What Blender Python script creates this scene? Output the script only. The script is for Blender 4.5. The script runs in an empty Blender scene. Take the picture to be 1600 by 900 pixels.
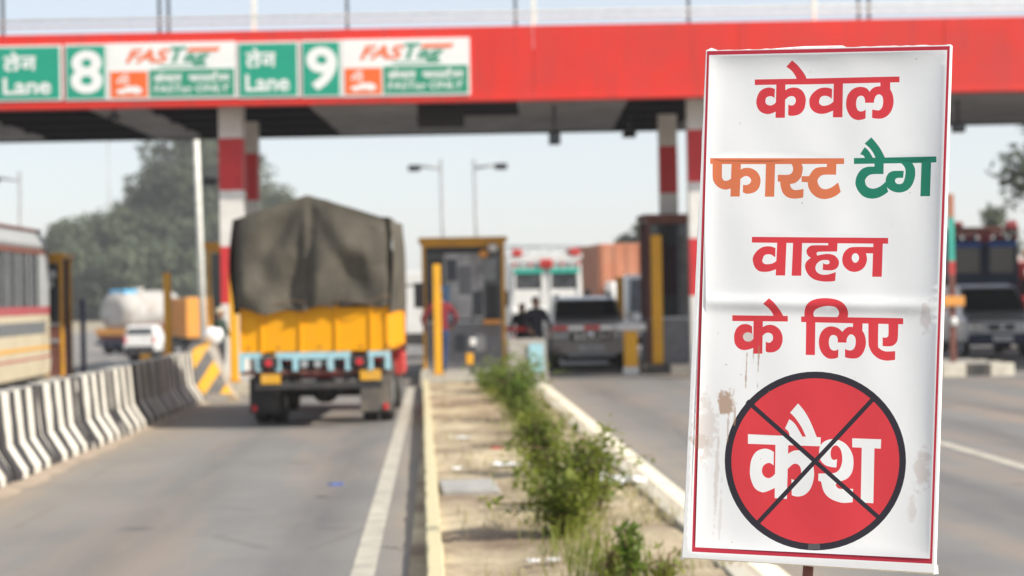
import bpy, bmesh, math, random
from mathutils import Vector, Matrix, Euler
from mathutils.geometry import delaunay_2d_cdt, intersect_point_tri_2d
R = math.radians
rnd = random.Random(7)
S = bpy.context.scene
COL = S.collection

# ------------------------------------------------------------------ camera
F = 3000.0                                     # focal length in pixels of a 1600 px wide picture
CAM = Vector((0, 0, 1.74))
cam_d = bpy.data.cameras.new('camera')
cam_d.sensor_width = 36.0; cam_d.lens = F / 1600 * 36.0
cam_d.clip_start = 0.1; cam_d.clip_end = 5000
cam_d.dof.use_dof = True; cam_d.dof.focus_distance = 4.93; cam_d.dof.aperture_fstop = 3.3
cam = bpy.data.objects.new('camera', cam_d); COL.objects.link(cam)
cam.location = CAM
CAMROT = Matrix.Rotation(-0.0400423, 3, 'Z') @ Matrix.Rotation(math.pi / 2 + 0.0032986, 3, 'X') @ Matrix.Rotation(R(-1.0), 3, 'Z')
cam.rotation_euler = CAMROT.to_euler()
S.camera = cam

# ------------------------------------------------------------------ sun, sky, exposure
SUN_EL, SUN_BACK = R(38), R(28)
sdir = Vector((math.cos(SUN_BACK) * math.cos(SUN_EL), -math.sin(SUN_BACK) * math.cos(SUN_EL), math.sin(SUN_EL)))
sl = bpy.data.lights.new('sun', 'SUN'); sl.energy = 4.4; sl.angle = R(0.9); sl.color = (1.0, 0.93, 0.82)
so = bpy.data.objects.new('sun', sl); COL.objects.link(so)
so.rotation_euler = sdir.to_track_quat('Z', 'Y').to_euler(); so.location = (20, -10, 40)
W = bpy.data.worlds.new('World'); S.world = W; W.use_nodes = True
wn = W.node_tree; wn.nodes.clear()
sky = wn.nodes.new('ShaderNodeTexSky'); sky.sky_type = 'NISHITA'; sky.sun_disc = False
sky.sun_elevation = SUN_EL; sky.sun_rotation = math.atan2(sdir.x, sdir.y)
sky.air_density = 1.0; sky.dust_density = 1.0; sky.ozone_density = 1.0; sky.altitude = 200
mx = wn.nodes.new('ShaderNodeMixRGB'); mx.inputs[0].default_value = 0.6; mx.inputs[2].default_value = (4.9, 5.05, 5.4, 1)
bg = wn.nodes.new('ShaderNodeBackground'); bg.inputs[1].default_value = 0.112
wo = wn.nodes.new('ShaderNodeOutputWorld')
wn.links.new(sky.outputs[0], mx.inputs[1]); wn.links.new(mx.outputs[0], bg.inputs[0]); wn.links.new(bg.outputs[0], wo.inputs[0])
S.view_settings.view_transform = 'Standard'; S.view_settings.look = 'None'
S.view_settings.exposure = 0.6; S.view_settings.gamma = 1.0; S.view_settings.use_curve_mapping = False
S.cycles.use_denoising = True
S.cycles.max_bounces = 8; S.cycles.volume_bounces = 1; S.cycles.transparent_max_bounces = 16
S.cycles.sample_clamp_indirect = 8.0

# ------------------------------------------------------------------ pixel -> place
def ray(x, y):
    return (CAMROT @ Vector(((x - 800) / F, (450 - y) / F, -1))).normalized()
def at(x, y, Y):
    d = ray(x, y); return CAM + d * (Y / d.y)
def on_plane(x, y, p0, n):
    d = ray(x, y); return CAM + d * ((p0 - CAM).dot(n) / d.dot(n))
def gz(y):                                     # the plaza is level, then falls gently beyond the booths
    t = min(max((y - 48.0) / 62.0, 0), 1)
    return -1.25 * t

# ------------------------------------------------------------------ mesh helpers
class MB:
    def __init__(s): s.v = []; s.f = []; s.m = []; s.sm = []
    def add(s, vs, fs, m=0, smooth=False):
        o = len(s.v); s.v += [tuple(v) for v in vs]
        for f in fs: s.f.append([o + i for i in f]); s.m.append(m); s.sm.append(smooth)
        return s
    def box(s, x0, x1, y0, y1, z0, z1, m=0, bev=0.0, mat=None):
        if bev <= 0:
            vs = [(x, y, z) for z in (z0, z1) for y in (y0, y1) for x in (x0, x1)]
            fs = [(0, 2, 3, 1), (4, 5, 7, 6), (0, 1, 5, 4), (2, 6, 7, 3), (0, 4, 6, 2), (1, 3, 7, 5)]
        else:
            b = bmesh.new(); bmesh.ops.create_cube(b, size=1)
            bmesh.ops.scale(b, vec=(x1 - x0, y1 - y0, z1 - z0), verts=b.verts)
            bmesh.ops.translate(b, vec=((x0 + x1) / 2, (y0 + y1) / 2, (z0 + z1) / 2), verts=b.verts)
            bmesh.ops.bevel(b, geom=list(b.edges), offset=bev, segments=2, profile=0.5, affect='EDGES')
            b.verts.index_update()
            vs = [v.co[:] for v in b.verts]; fs = [[v.index for v in f.verts] for f in b.faces]; b.free()
        if mat is not None: vs = [mat @ Vector(v) for v in vs]
        return s.add(vs, fs, m)
    def tube(s, pts, rad, n=10, m=0, cap=True, smooth=True):
        pts = [Vector(p) for p in pts]
        if not isinstance(rad, (list, tuple)): rad = [rad] * len(pts)
        vs = []; fs = []
        for i, p in enumerate(pts):
            t = (pts[min(i + 1, len(pts) - 1)] - pts[max(i - 1, 0)]).normalized()
            a = t.orthogonal().normalized() if i == 0 else (a - t * a.dot(t)).normalized()
            b = t.cross(a)
            for k in range(n):
                w = 2 * math.pi * k / n
                vs.append(p + (a * math.cos(w) + b * math.sin(w)) * rad[i])
        for i in range(len(pts) - 1):
            for k in range(n):
                k2 = (k + 1) % n
                fs.append((i * n + k, i * n + k2, (i + 1) * n + k2, (i + 1) * n + k))
        s.add(vs, fs, m, smooth)
        if cap:
            o = len(s.v) - len(vs)
            s.f.append([o + k for k in range(n)][::-1]); s.m.append(m); s.sm.append(False)
            s.f.append([o + (len(pts) - 1) * n + k for k in range(n)]); s.m.append(m); s.sm.append(False)
        return s
    def loft(s, rings, m=0, cap=True, smooth=False):
        n = len(rings[0]); vs = [p for r in rings for p in r]; fs = []
        for i in range(len(rings) - 1):
            for k in range(n):
                k2 = (k + 1) % n
                fs.append((i * n + k, i * n + k2, (i + 1) * n + k2, (i + 1) * n + k))
        s.add(vs, fs, m, smooth)
        if cap:
            o = len(s.v) - len(vs)
            s.f.append([o + k for k in range(n)][::-1]); s.m.append(m); s.sm.append(False)
            s.f.append([o + (len(rings) - 1) * n + k for k in range(n)]); s.m.append(m); s.sm.append(False)
        return s
    def prism(s, poly, y0, y1, m=0):          # poly in x,z, extruded along y
        return s.loft([[(x, y0, z) for x, z in poly], [(x, y1, z) for x, z in poly]], m)
    def ell(s, c, r, n=12, k=8, m=0):
        rings = []
        for i in range(1, k):
            t = math.pi * i / k
            rings.append([(c[0] + r[0] * math.sin(t) * math.cos(2 * math.pi * j / n), c[1] + r[1] * math.sin(t) * math.sin(2 * math.pi * j / n), c[2] + r[2] * math.cos(t)) for j in range(n)])
        return s.loft(rings[::-1], m, True, True)
    def build(s, name, mats, parent=None, loc=None, rotz=0.0, kind=None):
        me = bpy.data.meshes.new(name); me.from_pydata(s.v, [], s.f)
        if not isinstance(mats, (list, tuple)): mats = [mats]
        for q in mats: me.materials.append(q)
        me.polygons.foreach_set('material_index', s.m); me.polygons.foreach_set('use_smooth', s.sm)
        b = bmesh.new(); b.from_mesh(me); bmesh.ops.recalc_face_normals(b, faces=b.faces); b.to_mesh(me); b.free()
        me.update()
        o = bpy.data.objects.new(name, me); COL.objects.link(o)
        if parent: o.parent = parent
        if loc is not None: o.location = loc
        o.rotation_euler = (0, 0, rotz)
        if kind: o['kind'] = kind
        return o
def tag(o, label, cat, group=None):
    o['label'] = label; o['category'] = cat
    if group: o['group'] = group
    return o
def thing(name, label, cat, loc=(0, 0, 0), rotz=0.0, group=None):
    o = bpy.data.objects.new(name, None); COL.objects.link(o); o.empty_display_size = 0.2
    o.location = loc; o.rotation_euler = (0, 0, rotz)
    return tag(o, label, cat, group)
def copy_tree(o, parent=None):
    c = o.copy(); COL.objects.link(c); c.parent = parent
    for ch in o.children: copy_tree(ch, c)
    return c
def piece(o, name, parent, loc, rot=None):
    c = bpy.data.objects.new(name, o.data); COL.objects.link(c); c.parent = parent; c.location = loc
    if rot: c.rotation_euler = rot
    return c
def rring(hw, z0, z1, y, r=0.06, top=None):   # rounded rectangle ring in x,z at depth y
    tw = hw if top is None else top
    out = []
    for cx, cz, a0, w in ((1, z0 + r, -90, hw), (1, z1 - r, 0, tw), (-1, z1 - r, 90, tw), (-1, z0 + r, 180, hw)):
        for k in range(4):
            a = R(a0 + 30 * k)
            out.append((cx * (w - r) + r * math.cos(a), y, cz + r * math.sin(a)))
    return out

# ------------------------------------------------------------------ materials
def mat(name, col, rough=0.6, metal=0.0, var=0.12, scale=6.0, bump=0.0, bscale=40.0, dirt=None, dirt_amt=0.0, dscale=2.0, spec=0.5, coord='Object', coat=0.0, transl=0.0):
    m = bpy.data.materials.new(name); m.use_nodes = True
    nt = m.node_tree; p = nt.nodes['Principled BSDF']
    p.inputs['Roughness'].default_value = rough; p.inputs['Metallic'].default_value = metal
    p.inputs['Specular IOR Level'].default_value = spec
    if coat: p.inputs['Coat Weight'].default_value = coat; p.inputs['Coat Roughness'].default_value = 0.15
    tc = nt.nodes.new('ShaderNodeTexCoord')
    nz = nt.nodes.new('ShaderNodeTexNoise'); nz.inputs['Scale'].default_value = scale; nz.inputs['Detail'].default_value = 6
    nt.links.new(tc.outputs[coord], nz.inputs['Vector'])
    cr = nt.nodes.new('ShaderNodeValToRGB')
    cr.color_ramp.elements[0].position = 0.3; cr.color_ramp.elements[1].position = 0.7
    cr.color_ramp.elements[0].color = tuple(c * (1 - var) for c in col) + (1,)
    cr.color_ramp.elements[1].color = tuple(min(1, c * (1 + var)) for c in col) + (1,)
    nt.links.new(nz.outputs['Fac'], cr.inputs['Fac']); out = cr.outputs[0]
    if dirt:
        n2 = nt.nodes.new('ShaderNodeTexNoise'); n2.inputs['Scale'].default_value = dscale; n2.inputs['Detail'].default_value = 8; n2.inputs['Roughness'].default_value = 0.65
        nt.links.new(tc.outputs[coord], n2.inputs['Vector'])
        mr = nt.nodes.new('ShaderNodeMapRange'); mr.inputs[1].default_value = 0.45; mr.inputs[2].default_value = 0.7; mr.inputs[4].default_value = dirt_amt
        nt.links.new(n2.outputs['Fac'], mr.inputs[0])
        mm = nt.nodes.new('ShaderNodeMixRGB'); mm.inputs[2].default_value = tuple(dirt) + (1,)
        nt.links.new(mr.outputs[0], mm.inputs[0]); nt.links.new(out, mm.inputs[1]); out = mm.outputs[0]
    nt.links.new(out, p.inputs['Base Color'])
    if bump:
        nb = nt.nodes.new('ShaderNodeTexNoise'); nb.inputs['Scale'].default_value = bscale; nb.inputs['Detail'].default_value = 5
        nt.links.new(tc.outputs[coord], nb.inputs['Vector'])
        bp = nt.nodes.new('ShaderNodeBump'); bp.inputs['Strength'].default_value = bump; bp.inputs['Distance'].default_value = 0.02
        nt.links.new(nb.outputs['Fac'], bp.inputs['Height']); nt.links.new(bp.outputs[0], p.inputs['Normal'])
    if transl:
        tr = nt.nodes.new('ShaderNodeBsdfTranslucent'); nt.links.new(out, tr.inputs[0])
        ms = nt.nodes.new('ShaderNodeMixShader'); ms.inputs[0].default_value = transl
        nt.links.new(p.outputs[0], ms.inputs[1]); nt.links.new(tr.outputs[0], ms.inputs[2])
        nt.links.new(ms.outputs[0], nt.nodes['Material Output'].inputs[0])
    return m
DUST = (0.30, 0.25, 0.19)
M = {}
M['red'] = mat('red_paint', (0.66, 0.026, 0.014), 0.55, var=0.08, scale=0.7, dirt=(0.45, 0.05, 0.05), dirt_amt=0.5, dscale=0.6)
def streaked(m):
    nt = m.node_tree; L = nt.links; p = nt.nodes['Principled BSDF']; src = p.inputs['Base Color'].links[0].from_socket
    tc = nt.nodes.new('ShaderNodeTexCoord'); mp = nt.nodes.new('ShaderNodeMapping'); mp.inputs['Scale'].default_value = (4.0, 4.0, 0.45); L.new(tc.outputs['Object'], mp.inputs['Vector'])
    n = nt.nodes.new('ShaderNodeTexNoise'); n.inputs['Scale'].default_value = 1.0; n.inputs['Detail'].default_value = 7; L.new(mp.outputs[0], n.inputs['Vector'])
    r = nt.nodes.new('ShaderNodeMapRange'); r.inputs[1].default_value = 0.5; r.inputs[2].default_value = 0.8; r.inputs[4].default_value = 0.55; L.new(n.outputs['Fac'], r.inputs[0])
    x = nt.nodes.new('ShaderNodeMixRGB'); x.inputs[2].default_value = (0.36, 0.045, 0.04, 1); L.new(r.outputs[0], x.inputs[0]); L.new(src, x.inputs[1]); L.new(x.outputs[0], p.inputs['Base Color'])
streaked(M['red'])
M['red_band'] = mat('red_column_paint', (0.58, 0.03, 0.035), 0.55, var=0.1, scale=2)
M['white_band'] = mat('white_column_paint', (0.74, 0.73, 0.69), 0.6, var=0.06, scale=3, dirt=DUST, dirt_amt=0.25)
M['ceil'] = mat('ceiling_sheet', (0.38, 0.385, 0.39), 0.7, var=0.2, scale=1.2, dirt=(0.12, 0.11, 0.1), dirt_amt=0.5, dscale=0.8)
M['bay_shade'] = mat('bay_shade_black', (0.012, 0.011, 0.017), 0.9, spec=0.1)  # near-black colour stands in for the unlit depth of open roof bays
M['steel'] = mat('galvanised_steel', (0.42, 0.44, 0.45), 0.5, 0.3)
M['pipe_white'] = mat('white_pipe', (0.78, 0.77, 0.7), 0.5)
M['dark_steel'] = mat('dark_steel', (0.05, 0.055, 0.065), 0.5)
M['black'] = mat('black_metal', (0.015, 0.015, 0.018), 0.5)
M['yellow'] = mat('yellow_post_paint', (0.80, 0.40, 0.015), 0.5, var=0.06, scale=4, dirt=(0.35, 0.2, 0.05), dirt_amt=0.3)
M['yellow_frame'] = mat('yellow_booth_frame', (0.60, 0.29, 0.015), 0.5, var=0.12, scale=4, dirt=(0.12, 0.07, 0.03), dirt_amt=0.5)
M['truck_yellow'] = mat('truck_yellow_paint', (0.82, 0.36, 0.002), 0.5, var=0.05, scale=3, dirt=(0.45, 0.22, 0.03), dirt_amt=0.35, dscale=3, spec=0.25)
M['sky_blue'] = mat('light_blue_paint', (0.34, 0.60, 0.68), 0.5, var=0.08, dirt=DUST, dirt_amt=0.35, dscale=6)
M['rust'] = mat('rusty_red_metal', (0.16, 0.06, 0.045), 0.75, var=0.3, scale=9)
M['rubber'] = mat('tyre_rubber', (0.02, 0.02, 0.02), 0.85, var=0.2, dirt=DUST, dirt_amt=0.25, dscale=9)
M['mudflap'] = mat('dusty_mudflap', (0.12, 0.11, 0.1), 0.9, dirt=DUST, dirt_amt=0.6, dscale=4)
M['underside'] = mat('underside_metal', (0.03, 0.03, 0.032), 0.8, dirt=DUST, dirt_amt=0.2)
M['lamp_red'] = mat('red_lamp_lens', (0.65, 0.03, 0.04), 0.2)
M['plate_y'] = mat('yellow_plate', (0.70, 0.36, 0.02), 0.5, dirt=DUST, dirt_amt=0.4, dscale=10)
M['plate_w'] = mat('white_plate', (0.7, 0.7, 0.68), 0.5)
M['glass'] = mat('vehicle_glass', (0.012, 0.016, 0.02), 0.06, var=0.2, spec=0.7)
M['glass_grey'] = mat('dusty_glass', (0.06, 0.066, 0.072), 0.15, var=0.5, scale=3, spec=0.6)
M['silver'] = mat('silver_car_paint', (0.42, 0.43, 0.45), 0.3, 0.5, var=0.04, coat=0.4)
M['champagne'] = mat('grey_beige_car_paint', (0.50, 0.46, 0.40), 0.4, 0.0, var=0.06, coat=0.3)
M['chrome'] = mat('bright_metal', (0.7, 0.7, 0.7), 0.2, 0.9, var=0.02)
M['white_paint'] = mat('white_vehicle_paint', (0.74, 0.74, 0.72), 0.4, var=0.05, dirt=DUST, dirt_amt=0.2)
M['cream'] = mat('cream_bus_paint', (0.52, 0.46, 0.33), 0.5, var=0.05, dirt=DUST, dirt_amt=0.35, dscale=1.5)
M['maroon'] = mat('maroon_bus_stripe', (0.36, 0.06, 0.075), 0.5, dirt=DUST, dirt_amt=0.3)
M['grey_band'] = mat('grey_bus_band', (0.14, 0.15, 0.16), 0.5)
M['ochre'] = mat('ochre_stripe', (0.62, 0.33, 0.05), 0.5)
M['orange'] = mat('orange_paint', (0.78, 0.33, 0.05), 0.5, var=0.08, dirt=DUST, dirt_amt=0.3)
M['brick_orange'] = mat('faded_orange_container', (0.45, 0.17, 0.09), 0.6, var=0.1, scale=2, dirt=DUST, dirt_amt=0.4)
M['blue'] = mat('blue_paint', (0.03, 0.10, 0.38), 0.5)
M['navy'] = mat('navy_paint', (0.015, 0.025, 0.07), 0.5)
M['teal'] = mat('teal_paint', (0.05, 0.42, 0.33), 0.5)
M['truck_red'] = mat('truck_red_paint', (0.55, 0.035, 0.035), 0.5, dirt=DUST, dirt_amt=0.25)
M['tank'] = mat('dirty_white_tank', (0.40, 0.39, 0.37), 0.7, var=0.15, scale=2, dirt=(0.25, 0.18, 0.13), dirt_amt=0.6, dscale=1.2)
M['concrete'] = mat('grey_concrete', (0.38, 0.36, 0.33), 0.9, var=0.15, scale=4, bump=0.4, dirt=(0.2, 0.17, 0.14), dirt_amt=0.5)
M['slab'] = mat('slab_concrete', (0.33, 0.32, 0.30), 0.9, var=0.2, scale=5, bump=0.5)
M['booth_grey'] = mat('booth_grey_panel', (0.16, 0.16, 0.17), 0.6, var=0.2, dirt=(0.10, 0.13, 0.12), dirt_amt=0.4)
M['paper'] = mat('pale_notice_paper', (0.36, 0.36, 0.355), 0.8, var=0.6, scale=2.2)
M['white_litter'] = mat('white_litter', (0.82, 0.82, 0.82), 0.7, var=0.05)
M['pole_grey'] = mat('lamp_pole_grey', (0.30, 0.31, 0.32), 0.5, 0.1)
M['blue_plastic'] = mat('blue_plastic', (0.10, 0.40, 0.66), 0.5)
M['teal_col'] = mat('booth_shutter_blue', (0.10, 0.2, 0.35), 0.5)

def tex_nodes(m):
    nt = m.node_tree; return nt, nt.nodes['Principled BSDF']
def asphalt():
    m = bpy.data.materials.new('worn_asphalt'); m.use_nodes = True; nt, p = tex_nodes(m); L = nt.links
    p.inputs['Roughness'].default_value = 0.85; p.inputs['Specular IOR Level'].default_value = 0.3
    tc = nt.nodes.new('ShaderNodeTexCoord')
    def noise(sc, det, vec=None, rough=0.6):
        n = nt.nodes.new('ShaderNodeTexNoise'); n.inputs['Scale'].default_value = sc; n.inputs['Detail'].default_value = det; n.inputs['Roughness'].default_value = rough
        L.new(vec if vec else tc.outputs['Object'], n.inputs['Vector']); return n.outputs['Fac']
    def ramp(fac, a, b, ca, cb):
        r = nt.nodes.new('ShaderNodeValToRGB'); e = r.color_ramp.elements
        e[0].position = a; e[1].position = b; e[0].color = ca; e[1].color = cb; L.new(fac, r.inputs[0]); return r.outputs[0]
    def mix(f, a, b):
        x = nt.nodes.new('ShaderNodeMixRGB')
        for i, v in ((0, f), (1, a), (2, b)):
            if hasattr(v, 'is_linked'): L.new(v, x.inputs[i])
            elif i == 0: x.inputs[0].default_value = v
            else: x.inputs[i].default_value = v
        return x.outputs[0]
    mp = nt.nodes.new('ShaderNodeMapping'); mp.inputs['Scale'].default_value = (1.1, 0.13, 1); L.new(tc.outputs['Object'], mp.inputs['Vector'])
    base = ramp(noise(0.5, 6), 0.3, 0.7, (0.165, 0.164, 0.162, 1), (0.22, 0.214, 0.203, 1))
    streak = noise(1.0, 5, mp.outputs[0])
    c = mix(ramp(streak, 0.48, 0.66, (0, 0, 0, 1), (0.8, 0.8, 0.8, 1)), base, (0.27, 0.22, 0.18, 1))
    dk = ramp(noise(0.9, 7), 0.62, 0.72, (0, 0, 0, 1), (0.35, 0.35, 0.35, 1))
    c = mix(dk, c, (0.13, 0.13, 0.135, 1))
    sx = nt.nodes.new('ShaderNodeSeparateXYZ'); L.new(tc.outputs['Object'], sx.inputs[0])
    def math_(op, a, b2=None):
        q = nt.nodes.new('ShaderNodeMath'); q.operation = op
        for i, v in ((0, a), (1, b2)):
            if v is None: continue
            if hasattr(v, 'is_linked'): L.new(v, q.inputs[i])
            else: q.inputs[i].default_value = v
        return q.outputs[0]
    mp2 = nt.nodes.new('ShaderNodeMapping'); mp2.inputs['Scale'].default_value = (0.6, 0.09, 1); L.new(tc.outputs['Object'], mp2.inputs['Vector'])
    wob = math_('MULTIPLY', math_('SUBTRACT', noise(1.0, 3, mp2.outputs[0]), 0.5), 1.1)
    xs = math_('ADD', sx.outputs[0], wob)
    trk = None
    for cx in (-2.35, -0.95, 3.0, 4.4, 6.5, 8.0):
        g = math_('POWER', 2.718, math_('MULTIPLY', math_('POWER', math_('MULTIPLY', math_('SUBTRACT', xs, cx), 3.4), 2.0), -1.0))
        trk = g if trk is None else math_('MAXIMUM', trk, g)
    brk = ramp(noise(1.3, 6, mp.outputs[0]), 0.35, 0.65, (0.15, 0.15, 0.15, 1), (0.75, 0.75, 0.75, 1))
    c = mix(math_('MULTIPLY', trk, math_('MULTIPLY', brk, 1.05)), c, (0.118, 0.116, 0.115, 1))
    vo = nt.nodes.new('ShaderNodeTexVoronoi'); vo.inputs['Scale'].default_value = 0.85; L.new(tc.outputs['Object'], vo.inputs['Vector'])
    spot = math_('MULTIPLY', ramp(vo.outputs['Distance'], 0.04, 0.16, (0.6, 0.6, 0.6, 1), (0, 0, 0, 1)), math_('GREATER_THAN', noise(0.33, 2), 0.52))
    c = mix(spot, c, (0.075, 0.073, 0.072, 1))
    vc = nt.nodes.new('ShaderNodeTexVoronoi'); vc.feature = 'DISTANCE_TO_EDGE'; vc.inputs['Scale'].default_value = 0.32; L.new(tc.outputs['Object'], vc.inputs['Vector'])
    crk = math_('MULTIPLY', ramp(vc.outputs['Distance'], 0.004, 0.010, (0.25, 0.25, 0.25, 1), (0, 0, 0, 1)), math_('GREATER_THAN', noise(0.25, 2), 0.53))
    c = mix(crk, c, (0.07, 0.07, 0.07, 1))
    dsl = math_('POWER', 2.718, math_('MULTIPLY', math_('ABSOLUTE', math_('ADD', xs, 3.75)), -1.7))
    dsr = math_('POWER', 2.718, math_('MULTIPLY', math_('ABSOLUTE', math_('SUBTRACT', xs, 2.2)), -3.2))
    dsm = math_('POWER', 2.718, math_('MULTIPLY', math_('ABSOLUTE', math_('ADD', xs, 0.25)), -5.0))
    dst = math_('MULTIPLY', math_('MAXIMUM', math_('MAXIMUM', dsl, dsr), dsm), math_('ADD', noise(1.4, 6), 0.15))
    c = mix(math_('MINIMUM', dst, 0.8), c, (0.30, 0.25, 0.19, 1))
    fine = ramp(noise(60, 3), 0.35, 0.65, (0.85, 0.85, 0.85, 1), (1.1, 1.1, 1.1, 1))
    mu = nt.nodes.new('ShaderNodeMixRGB'); mu.blend_type = 'MULTIPLY'; mu.inputs[0].default_value = 1; L.new(c, mu.inputs[1]); L.new(fine, mu.inputs[2])
    L.new(mu.outputs[0], p.inputs['Base Color'])
    b = nt.nodes.new('ShaderNodeBump'); b.inputs['Strength'].default_value = 0.4; b.inputs['Distance'].default_value = 0.01
    L.new(noise(90, 3), b.inputs['Height']); L.new(b.outputs[0], p.inputs['Normal'])
    return m
M['asphalt'] = asphalt()
M['earth'] = mat('dry_earth', (0.30, 0.25, 0.18), 0.95, var=0.25, scale=0.3, dirt=(0.12, 0.13, 0.06), dirt_amt=0.6, dscale=0.1)
M['soil'] = mat('straw_coloured_soil', (0.50, 0.42, 0.28), 0.95, var=0.18, scale=3.0, bump=0.9, bscale=22, dirt=(0.19, 0.135, 0.09), dirt_amt=1.0, dscale=0.6)
for _n in M['soil'].node_tree.nodes:
    if _n.type == 'MAP_RANGE': _n.inputs[1].default_value = 0.40; _n.inputs[2].default_value = 0.62
M['line'] = mat('worn_road_paint', (0.44, 0.41, 0.34), 0.8, var=0.14, scale=5, dirt=(0.24, 0.22, 0.19), dirt_amt=0.75, dscale=2.2)
M['line_bright'] = mat('cream_road_paint', (0.78, 0.72, 0.56), 0.8, var=0.08, scale=5, dirt=(0.5, 0.43, 0.3), dirt_amt=0.4, dscale=2)
M['gutter'] = mat('beige_gutter_concrete', (0.46, 0.41, 0.33), 0.9, var=0.15, scale=4, dirt=(0.3, 0.25, 0.19), dirt_amt=0.5, dscale=2)
M['kerb_yellow'] = mat('faded_yellow_kerb', (0.55, 0.49, 0.30), 0.9, var=0.12, scale=3, bump=0.3, dirt=(0.33, 0.30, 0.24), dirt_amt=0.6, dscale=3)
M['kerb_grey'] = mat('pale_kerb_stone', (0.50, 0.47, 0.39), 0.9, var=0.15, scale=4, bump=0.3, dirt=(0.3, 0.25, 0.18), dirt_amt=0.6, dscale=4)
M['kerb_black'] = mat('black_kerb_paint', (0.05, 0.05, 0.05), 0.9, var=0.3, dirt=DUST, dirt_amt=0.4, dscale=5)
M['kerb_white'] = mat('white_kerb_paint', (0.62, 0.58, 0.48), 0.9, var=0.1, dirt=DUST, dirt_amt=0.4, dscale=5)

def stripes(name, c1, c2, pitch, axis=(0, 1, 0), duty=0.5, wob=0.05, grime=0.5):
    m = mat(name, c1, 0.7, var=0.06, scale=4); nt, p = tex_nodes(m); L = nt.links
    src = p.inputs['Base Color'].links[0].from_socket
    tc = nt.nodes.new('ShaderNodeTexCoord'); d = nt.nodes.new('ShaderNodeVectorMath'); d.operation = 'DOT_PRODUCT'; d.inputs[1].default_value = axis
    L.new(tc.outputs['Object'], d.inputs[0])
    oi = nt.nodes.new('ShaderNodeObjectInfo')
    nz = nt.nodes.new('ShaderNodeTexNoise'); nz.inputs['Scale'].default_value = 1.4; L.new(tc.outputs['Object'], nz.inputs['Vector'])
    ma = nt.nodes.new('ShaderNodeMath'); ma.operation = 'MULTIPLY_ADD'; ma.inputs[1].default_value = wob; L.new(nz.outputs['Fac'], ma.inputs[0])
    ad = nt.nodes.new('ShaderNodeMath'); ad.operation = 'ADD'; L.new(d.outputs['Value'], ad.inputs[0]); L.new(oi.outputs['Random'], ad.inputs[1]); L.new(ad.outputs[0], ma.inputs[2])
    dv = nt.nodes.new('ShaderNodeMath'); dv.operation = 'DIVIDE'; dv.inputs[1].default_value = pitch; L.new(ma.outputs[0], dv.inputs[0])
    fr = nt.nodes.new('ShaderNodeMath'); fr.operation = 'FRACT'; L.new(dv.outputs[0], fr.inputs[0])
    lt = nt.nodes.new('ShaderNodeMath'); lt.operation = 'LESS_THAN'; lt.inputs[1].default_value = duty; L.new(fr.outputs[0], lt.inputs[0])
    mm = nt.nodes.new('ShaderNodeMixRGB'); mm.inputs[2].default_value = tuple(c2) + (1,); L.new(lt.outputs[0], mm.inputs[0]); L.new(src, mm.inputs[1])
    # grime with shapes of its own
    n2 = nt.nodes.new('ShaderNodeTexNoise'); n2.inputs['Scale'].default_value = 5; n2.inputs['Detail'].default_value = 8; L.new(tc.outputs['Object'], n2.inputs['Vector'])
    mr = nt.nodes.new('ShaderNodeMapRange'); mr.inputs[1].default_value = 0.5; mr.inputs[2].default_value = 0.75; mr.inputs[4].default_value = grime; L.new(n2.outputs['Fac'], mr.inputs[0])
    m2 = nt.nodes.new('ShaderNodeMixRGB'); m2.inputs[2].default_value = (0.28, 0.24, 0.19, 1); L.new(mr.outputs[0], m2.inputs[0]); L.new(mm.outputs[0], m2.inputs[1])
    L.new(m2.outputs[0], p.inputs['Base Color']); return m
M['barrier'] = stripes('black_white_barrier_paint', (0.66, 0.63, 0.55), (0.034, 0.032, 0.035), 0.57, wob=0.32, duty=0.55, grime=0.22)
M['nose_end'] = mat('bare_nose_concrete', (0.30, 0.28, 0.25), 0.9, var=0.15, scale=4, dirt=(0.5, 0.28, 0.05), dirt_amt=0.4, dscale=2)
M['nose'] = stripes('yellow_black_nose_paint', (0.74, 0.38, 0.02), (0.12, 0.115, 0.11), 0.42, axis=(0.87, 0.0, -0.5), wob=0.03)

def canvas():
    m = mat('grey_brown_canvas', (0.098, 0.088, 0.070), 0.95, var=0.28, scale=2.5, bump=0.5, bscale=14, dirt=(0.05, 0.048, 0.045), dirt_amt=0.6, dscale=1.5, spec=0.15)
    return m
M['canvas'] = canvas()
def leaf(name, a, b, tr=0.35):
    m = bpy.data.materials.new(name); m.use_nodes = True; nt, p = tex_nodes(m); L = nt.links
    g = nt.nodes.new('ShaderNodeTexCoord'); n = nt.nodes.new('ShaderNodeTexNoise'); n.inputs['Scale'].default_value = 3; n.inputs['Detail'].default_value = 5
    L.new(g.outputs['Object'], n.inputs['Vector'])
    r = nt.nodes.new('ShaderNodeValToRGB'); r.color_ramp.elements[0].position = 0.35; r.color_ramp.elements[1].position = 0.65
    r.color_ramp.elements[0].color = a + (1,); r.color_ramp.elements[1].color = b + (1,); L.new(n.outputs['Fac'], r.inputs[0])
    L.new(r.outputs[0], p.inputs['Base Color']); p.inputs['Roughness'].default_value = 0.6
    t = nt.nodes.new('ShaderNodeBsdfTranslucent'); L.new(r.outputs[0], t.inputs[0])
    ms = nt.nodes.new('ShaderNodeMixShader'); ms.inputs[0].default_value = tr
    L.new(p.outputs[0], ms.inputs[1]); L.new(t.outputs[0], ms.inputs[2]); L.new(ms.outputs[0], nt.nodes['Material Output'].inputs[0])
    return m
M['leaf_tree'] = leaf('tree_leaves', (0.035, 0.055, 0.025), (0.07, 0.09, 0.04), 0.25)
M['leaf_shrub'] = leaf('shrub_leaves', (0.12, 0.165, 0.02), (0.27, 0.30, 0.045), 0.5)
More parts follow.
